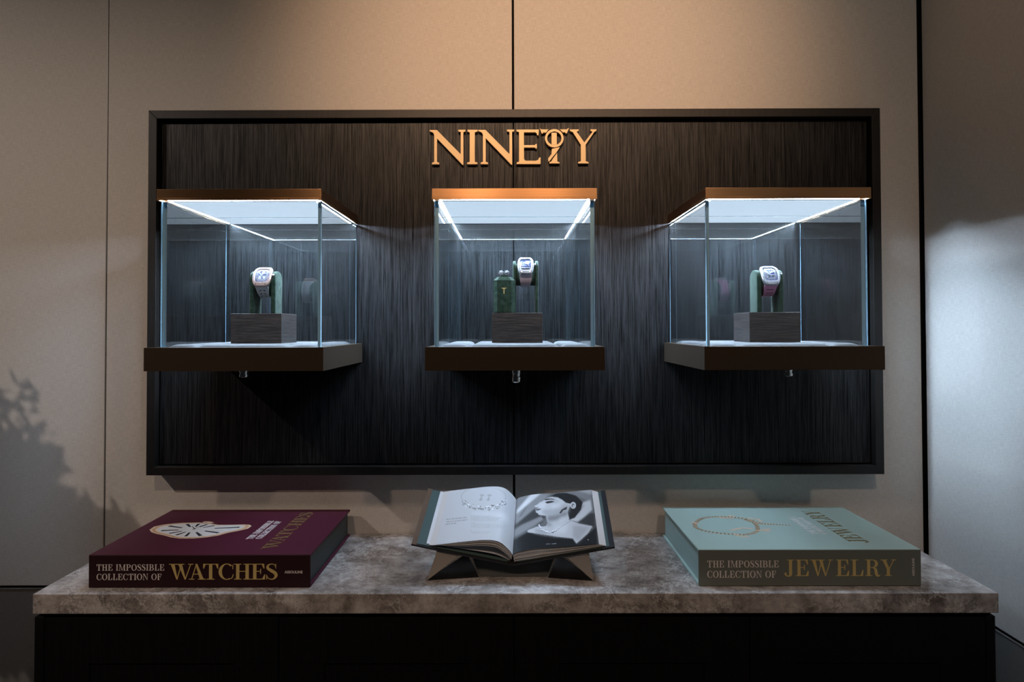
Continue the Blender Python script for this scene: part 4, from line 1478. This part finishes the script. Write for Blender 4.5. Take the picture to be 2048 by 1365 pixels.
R_img = layer(R_img, [
    ([(1370, 183), (1420, 160), (1500, 155), (1590, 180), (1645, 235), (1630, 300), (1575, 370), (1530, 385), (1500, 300), (1490, 240), (1440, 200)], 0.022),
    ([(1385, 190), (1352, 196), (1322, 212), (1296, 230), (1276, 236), (1270, 246), (1255, 256), (1234, 266), (1236, 276), (1258, 282), (1264, 288), (1240, 294), (1240, 302), (1256, 306), (1242, 312), (1246, 322), (1262, 330), (1268, 342), (1296, 348), (1330, 350), (1345, 420), (1500, 400), (1530, 380), (1515, 320), (1545, 250), (1500, 240), (1470, 215), (1430, 195)], 0.52),
    ([(1330, 345), (1350, 400), (1330, 440), (1250, 445), (1175, 475), (1175, 492), (1270, 505), (1430, 530), (1560, 545), (1590, 588), (1640, 545), (1690, 500), (1728, 440), (1620, 420), (1545, 395), (1510, 380), (1500, 340)], 0.50),
], 0.7)
R_img = shade(R_img, [
    ([(1300, 300), (1400, 290), (1500, 250), (1540, 270), (1520, 330), (1420, 350), (1310, 345)], 0.30, 0.6),
    ([(1335, 352), (1420, 345), (1510, 315), (1515, 350), (1440, 385), (1370, 400), (1345, 395)], 0.14, 0.8),
    ([(1340, 395), (1385, 425), (1370, 445), (1320, 430)], 0.18, 0.7),
    ([(1230, 462), (1300, 470), (1350, 500), (1330, 515), (1240, 492)], 0.24, 0.7),
    ([(1560, 430), (1700, 450), (1610, 560), (1560, 535)], 0.30, 0.6),
    ([(1410, 440), (1520, 420), (1500, 500), (1400, 500)], 0.66, 0.5),
    ([(1330, 205), (1420, 200), (1440, 240), (1340, 250)], 0.30, 0.5),
    ([(1285, 245), (1330, 245), (1310, 290), (1270, 280)], 0.66, 0.6),
    ([(1390, 250), (1450, 240), (1460, 280), (1380, 290)], 0.62, 0.6),
    ([(1440, 370), (1500, 350), (1500, 400), (1440, 420)], 0.60, 0.5),
], 6)
R_img = layer(R_img, [
    ([(1322, 236), (1350, 226), (1384, 224), (1404, 232), (1370, 242), (1340, 246)], 0.035),
    ([(1310, 216), (1345, 204), (1385, 204), (1410, 214), (1370, 212), (1335, 218)], 0.03),
    (ell(1563, 262, 24, 28), 0.58), (ell(1562, 264, 14, 19), 0.16), (ell(1566, 268, 8, 11), 0.45),
    ([(1490, 282), (1512, 272), (1506, 298), (1480, 304), (1458, 332), (1444, 326), (1462, 300)], 0.04),
    ([(1240, 296), (1268, 290), (1296, 292), (1270, 300), (1244, 300)], 0.06),
    ([(1240, 303), (1262, 300), (1286, 300), (1262, 309), (1244, 310)], 0.22),
    ([(1258, 276), (1268, 278), (1262, 283)], 0.05),
], 0.7)
nkl = []
npts = [(1275, 425), (1285, 450), (1300, 470), (1325, 482), (1350, 490), (1378, 490), (1400, 478), (1425, 465), (1450, 447), (1480, 428), (1510, 408), (1540, 388)]
for i in range(len(npts) - 1):
    for k in range(3):
        f = k / 3
        x = npts[i][0] * (1 - f) + npts[i + 1][0] * f; y = npts[i][1] * (1 - f) + npts[i + 1][1] * f
        big = 7 if i < 7 else 3.4
        jx, jy = (rng.uniform(-5, 5), rng.uniform(-4, 6)) if i < 7 else (0, 0)
        nkl.append((ell(x + 2 + jx, y + 3 + jy, big, big, n_=8), 0.07)); nkl.append((ell(x + jx, y + jy, big * 0.75, big * 0.75, n_=8), 0.85))
R_img = layer(R_img, nkl, 0)
R_img = layer(R_img, [([(1330, 590), (1365, 588), (1365, 593), (1330, 596)], 0.25), ([(1380, 588), (1418, 586), (1418, 591), (1380, 594)], 0.25), ([(1683, 552), (1697, 551), (1692, 563)], 0.5)], 0.5)

L_img = np.full((RH, RW), 0.54)
sh = []
for k in range(64):
    a_ = 2 * math.pi * k / 64
    x, y = 800 + 190 * math.cos(a_), 190 + 84 * math.sin(a_)
    if math.sin(a_) > 0.35:
        for q in range(6):
            jx, jy = rng.uniform(-14, 14), rng.uniform(-10, 30)
            sh.append((ell(x + jx, y + jy, 8, 6, n_=8), [0.12, 0.34, 0.80, 0.50, 0.2, 0.6][q]))
    else:
        sh.append((ell(x, y, 6, 5, n_=8), 0.38)); sh.append((ell(x + 3, y + 3, 3, 3, n_=6), 0.62))
for ex in (785, 850):
    sh += [(ell(ex, 176, 20, 9, n_=10), 0.38), (ell(ex - 6, 200, 9, 16, n_=10), 0.40), (ell(ex - 12, 214, 14, 8, n_=10), 0.34)]
L_img = layer(L_img, sh, 0.7)
L_img = shade(L_img, [([(700, 320), (1000, 330), (1020, 420), (900, 350), (700, 340)], 0.78, 0.5)], 8)
txt = []
for (x0_, x1_, y0_, dy) in ((480, 665, 378, -18), (485, 660, 399, -18), (472, 552, 420, -10)):
    x = x0_
    while x < x1_ - 8:
        w0 = rng.uniform(8, 26)
        yy = y0_ + dy * (x - x0_) / (x1_ - x0_)
        txt.append(([(x, yy), (x + w0, yy - 2), (x + w0, yy + 7), (x, yy + 9)], 0.32)); x += w0 + 6
for r_i in range(11):
    x = 690 - (10 if r_i in (4, 8) else 0); y0_ = 352 + r_i * 12 + (12 if r_i > 3 else 0) + (14 if r_i > 7 else 0)
    x1_ = [880, 940, 930, 900, 720, 950, 975, 960, 700, 840, 820][r_i]
    while x < x1_:
        w0 = rng.uniform(6, 20)
        yy = y0_ + (x - 800) * 0.02
        txt.append(([(x, yy), (x + w0, yy), (x + w0, yy + 5), (x, yy + 5)], 0.42)); x += w0 + 5
L_img = layer(L_img, txt, 0.6)


def print_xy(p):
    """where a point of the page falls in the drawing's own frame"""
    d = p - CAMP
    w_ = d.dot(_FW)
    return (CX + F_PX * d.dot(_R) / w_ - 780) * 4.2667 / 2, (CY + F_PX * d.dot(_D) / w_ - 950) * 4.2667 / 2


def page(top, img, tint, name):
    """thin sheet lying on the stack that carries the print"""
    seg = [0.0]
    for i in range(1, len(top)): seg.append(seg[-1] + (top[i] - top[i - 1]).length)
    tot = seg[-1]
    sg = -1 if top[-1].x < 0 else 1

    def pt(u):
        s_ = u * tot
        for i in range(1, len(top)):
            if s_ <= seg[i] + 1e-12:
                f = (s_ - seg[i - 1]) / (seg[i] - seg[i - 1])
                return top[i - 1].lerp(top[i], f)
        return top[-1]
    vs = []; cols = []
    us = [i / NU for i in range(NU + 1)]
    for i in range(NU + 1):
        p = pt(us[i]); q = pt(min(1, us[i] + 0.004)); pp = pt(max(0, us[i] - 0.004))
        tg = (q - pp).normalized(); nn = Vector((-tg.y, tg.x)) * sg
        if nn.y < 0: nn = -nn
        p = p + nn * 0.0005
        for j in range(NV + 1):
            vs.append(bf(p.x, p.y, T0 - 0.001 + (T1 - T0 + 0.002) * j / NV))
            gx, gy = print_xy(vs[-1])
            v_ = img[min(max(int(gy), 0), RH - 1), min(max(int(gx), 0), RW - 1)]
            cols.append((v_ * tint[0], v_ * tint[1], v_ * tint[2], 1))
    fs = [(i * (NV + 1) + j, (i + 1) * (NV + 1) + j, (i + 1) * (NV + 1) + j + 1, i * (NV + 1) + j + 1) for i in range(NU) for j in range(NV)]
    if sg < 0: fs = [f[::-1] for f in fs]
    inv = MW[ob].inverted()
    me = bpy.data.meshes.new(name)
    me.from_pydata([inv @ p for p in vs], [], fs)
    me.materials.append(M_PRINT)
    ca = me.color_attributes.new('print', 'FLOAT_COLOR', 'POINT')
    ca.data.foreach_set('color', np.array(cols, dtype=np.float32).ravel())
    me.polygons.foreach_set('use_smooth', [True] * len(me.polygons))
    o = bpy.data.objects.new(name, me); COL.objects.link(o); o.parent = ob
    MW[o] = MW[ob].copy()
    return o


page(LTOP, L_img, (0.97, 0.99, 1.03), 'printed_page')['label'] = 'white page with a drawn necklace'
page(RTOP, R_img, (0.97, 1.0, 1.05), 'printed_page')['label'] = 'black and white portrait page'

# stand: one sheet of metal folded into two feet and a centre web
st = thing('book_stand', P(0.0035, 1.45, -0.5026), 'folded bronze metal book stand under the open picture book', 'book stand')


def under(s, t_, dn=0.0012):
    return bf(s, abs(s) * VA - dn, t_)


def sheet(pts, mat, name, th=0.0016):
    a_ = [Vector(p) for p in pts]
    nn = (a_[1] - a_[0]).cross(a_[2] - a_[0]).normalized() * th / 2
    mb = MB(); k = len(a_)
    mb.add([p + nn for p in a_] + [p - nn for p in a_], [list(range(k)), [i + k for i in range(k)][::-1]] + [(i, i + k, (i + 1) % k + k, (i + 1) % k) for i in range(k)])
    return mb.build(name, mat, st)


zf = CT + 0.0012
FLt = at_height(854, 1161.5, zf); FRt = at_height(1187, 1162.5, zf)
DL = at_height(958, 1156, zf); DR = at_height(1096, 1157, zf)
for sg, foot, d_ in ((-1, FLt, DL), (1, FRt, DR)):
    u1 = under(sg * 0.150, 0.004); u2 = under(sg * 0.105, 0.004); u3 = under(sg * 0.092, 0.012)
    ub1 = under(sg * 0.150, LT - 0.03)
    bk_foot = Vector((foot.x * 1.0, foot.y + 0.15, zf))
    sheet([foot, u1, u2], M_STANDMETAL, 'leg')
    sheet([foot + Vector((0, 0.0022, 0)), u3 + Vector((0, 0.002, 0)), d_ + Vector((0, 0.004, 0))], M_STANDDARK, 'fold')
    # matching rear foot
    r1, r2 = under(sg * 0.150, LT - 0.02), under(sg * 0.105, LT - 0.02)
    sheet([bk_foot, r1, r2], M_STANDMETAL, 'leg')
cw = [DL + Vector((0.001, 0.007, 0)), DR + Vector((-0.001, 0.007, 0)), under(0.090, 0.030), under(0.004, 0.030), under(-0.004, 0.030), under(-0.090, 0.030)]
def lean(p):
    return Vector((p.x, DL.y + 0.007 + 0.35 * (p.z - zf), p.z))


sheet([lean(p) for p in (cw[0], cw[1], under(0.090, 0.030, 0.006), under(0.004, 0.030, 0.006), under(-0.004, 0.030, 0.006), under(-0.090, 0.030, 0.006))], M_WEB, 'centre_web', 0.0012)

# ------------------------------------------------------------------ potted shrub left of the cabinet (its shadow falls on the wall)
def shrub():
    base = Vector((-1.48, -0.62, 0.0))
    pl = thing('potted_shrub', base, 'bushy green shrub in a grey pot left of the black cabinet', 'potted plant')
    MB().lathe(base, [(0.13, 0.001), (0.17, 0.36), (0.18, 0.38), (0.18, 0.41), (0.155, 0.41), (0.155, 0.385)], 32).build('pot', M_POT, pl)
    MB().lathe(base, [(0.150, 0.386), (0.150, 0.390), (0.05, 0.398)], 24).build('soil', M_SOIL, pl)
    tk = MB()
    tk.tube([base + Vector((0, 0, 0.39)), base + Vector((0.01, 0.01, 0.6)), base + Vector((-0.02, 0.0, 0.85)), base + Vector((-0.03, 0, 1.05))], [0.016, 0.014, 0.011, 0.006], 10)
    LMP = Vector((-2.30, -1.75, 2.76))

    # twigs aimed so that their lamp shadow meets the wall where the photo shows it
    def thr(px, py, yy=-0.60):
        w_ = at_depth(px, py, WALL)
        d_ = LMP - w_
        return w_ + d_ * ((yy - w_.y) / d_.y)
    twigs = [[(0, 900), (-15, 840), (15, 822), (40, 795), (48, 772)], [(15, 822), (5, 800), (-10, 790)], [(40, 795), (58, 797), (72, 788)], [(0, 890), (30, 868), (55, 850), (52, 835)], [(30, 868), (60, 858), (82, 876)]]
    for tw in twigs:
        tk.tube([thr(*p) for p in tw], [0.0045 - 0.0028 * i / len(tw) for i in range(len(tw))], 6)
    st0 = base + Vector((-0.03, 0, 1.02))
    tk.tube([st0, (st0 + thr(0, 900)) / 2, thr(0, 900)], [0.008, 0.006, 0.005], 8)
    tk.tube([base + Vector((-0.0, 0, 0.7)), (base + Vector((0, 0, 0.7)) + thr(160, 1050)) / 2 + Vector((0, 0, 0.02)), thr(230, 1060)], [0.008, 0.006, 0.004], 8)
    tk.build('stem', M_BARK, pl)
    lf = MB()
    r_ = random.Random(3)

    def leaf(c, L):
        d = Vector((r_.uniform(-1, 1), r_.uniform(-1, 1), r_.uniform(-0.4, 1))).normalized()
        s_ = d.cross(Vector((r_.uniform(-1, 1), r_.uniform(-1, 1), r_.uniform(-1, 1)))).normalized()
        nn = d.cross(s_)
        pts = [c, c + d * L * 0.3 + s_ * L * 0.24 + nn * L * 0.05, c + d * L * 0.7 + s_ * L * 0.18 + nn * L * 0.04, c + d * L, c + d * L * 0.7 - s_ * L * 0.18 + nn * L * 0.04, c + d * L * 0.3 - s_ * L * 0.24 + nn * L * 0.05, c + d * L * 0.5 - nn * L * 0.02]
        lf.add(pts, [(0, 1, 6), (1, 2, 6), (2, 3, 6), (3, 4, 6), (4, 5, 6), (5, 0, 6)], 0, True)
    for (px, py, n_, sp_) in ((46, 772, 5, 0.006), (55, 780, 4, 0.006), (70, 790, 3, 0.006), (8, 812, 10, 0.012), (-5, 830, 20, 0.02), (55, 838, 8, 0.008), (60, 852, 10, 0.010), (75, 868, 10, 0.010)):
        for k in range(n_):
            leaf(thr(px, py) + Vector([r_.gauss(0, sp_) for _ in range(3)]), r_.uniform(0.014, 0.024))
    # crown outline: fill below the shadow edge
    edge = [(-200, 800), (-20, 850), (20, 872), (45, 905), (75, 893), (108, 905), (85, 930), (112, 950), (118, 1000), (160, 1012), (195, 1030), (208, 1060), (235, 1018), (258, 1025), (268, 1060)]

    def top(x):
        for i in range(len(edge) - 1):
            if edge[i][0] <= x <= edge[i + 1][0] or edge[i + 1][0] <= x <= edge[i][0]:
                f = (x - edge[i][0]) / ((edge[i + 1][0] - edge[i][0]) or 1)
                return edge[i][1] * (1 - f) + edge[i + 1][1] * f
        return 1060
    cnt = 0
    while cnt < 5200:
        x = r_.uniform(-230, 258); y = r_.uniform(800, 1330)
        if y < top(x) + 8 or (x > 195 and y > 1110) or (x > 150 and y > 1250): continue
        leaf(thr(x, y, -0.60 + r_.uniform(-0.07, 0.05)), r_.uniform(0.020, 0.040)); cnt += 1
    lf.build('foliage', M_LEAF, pl, recalc=False)


shrub()
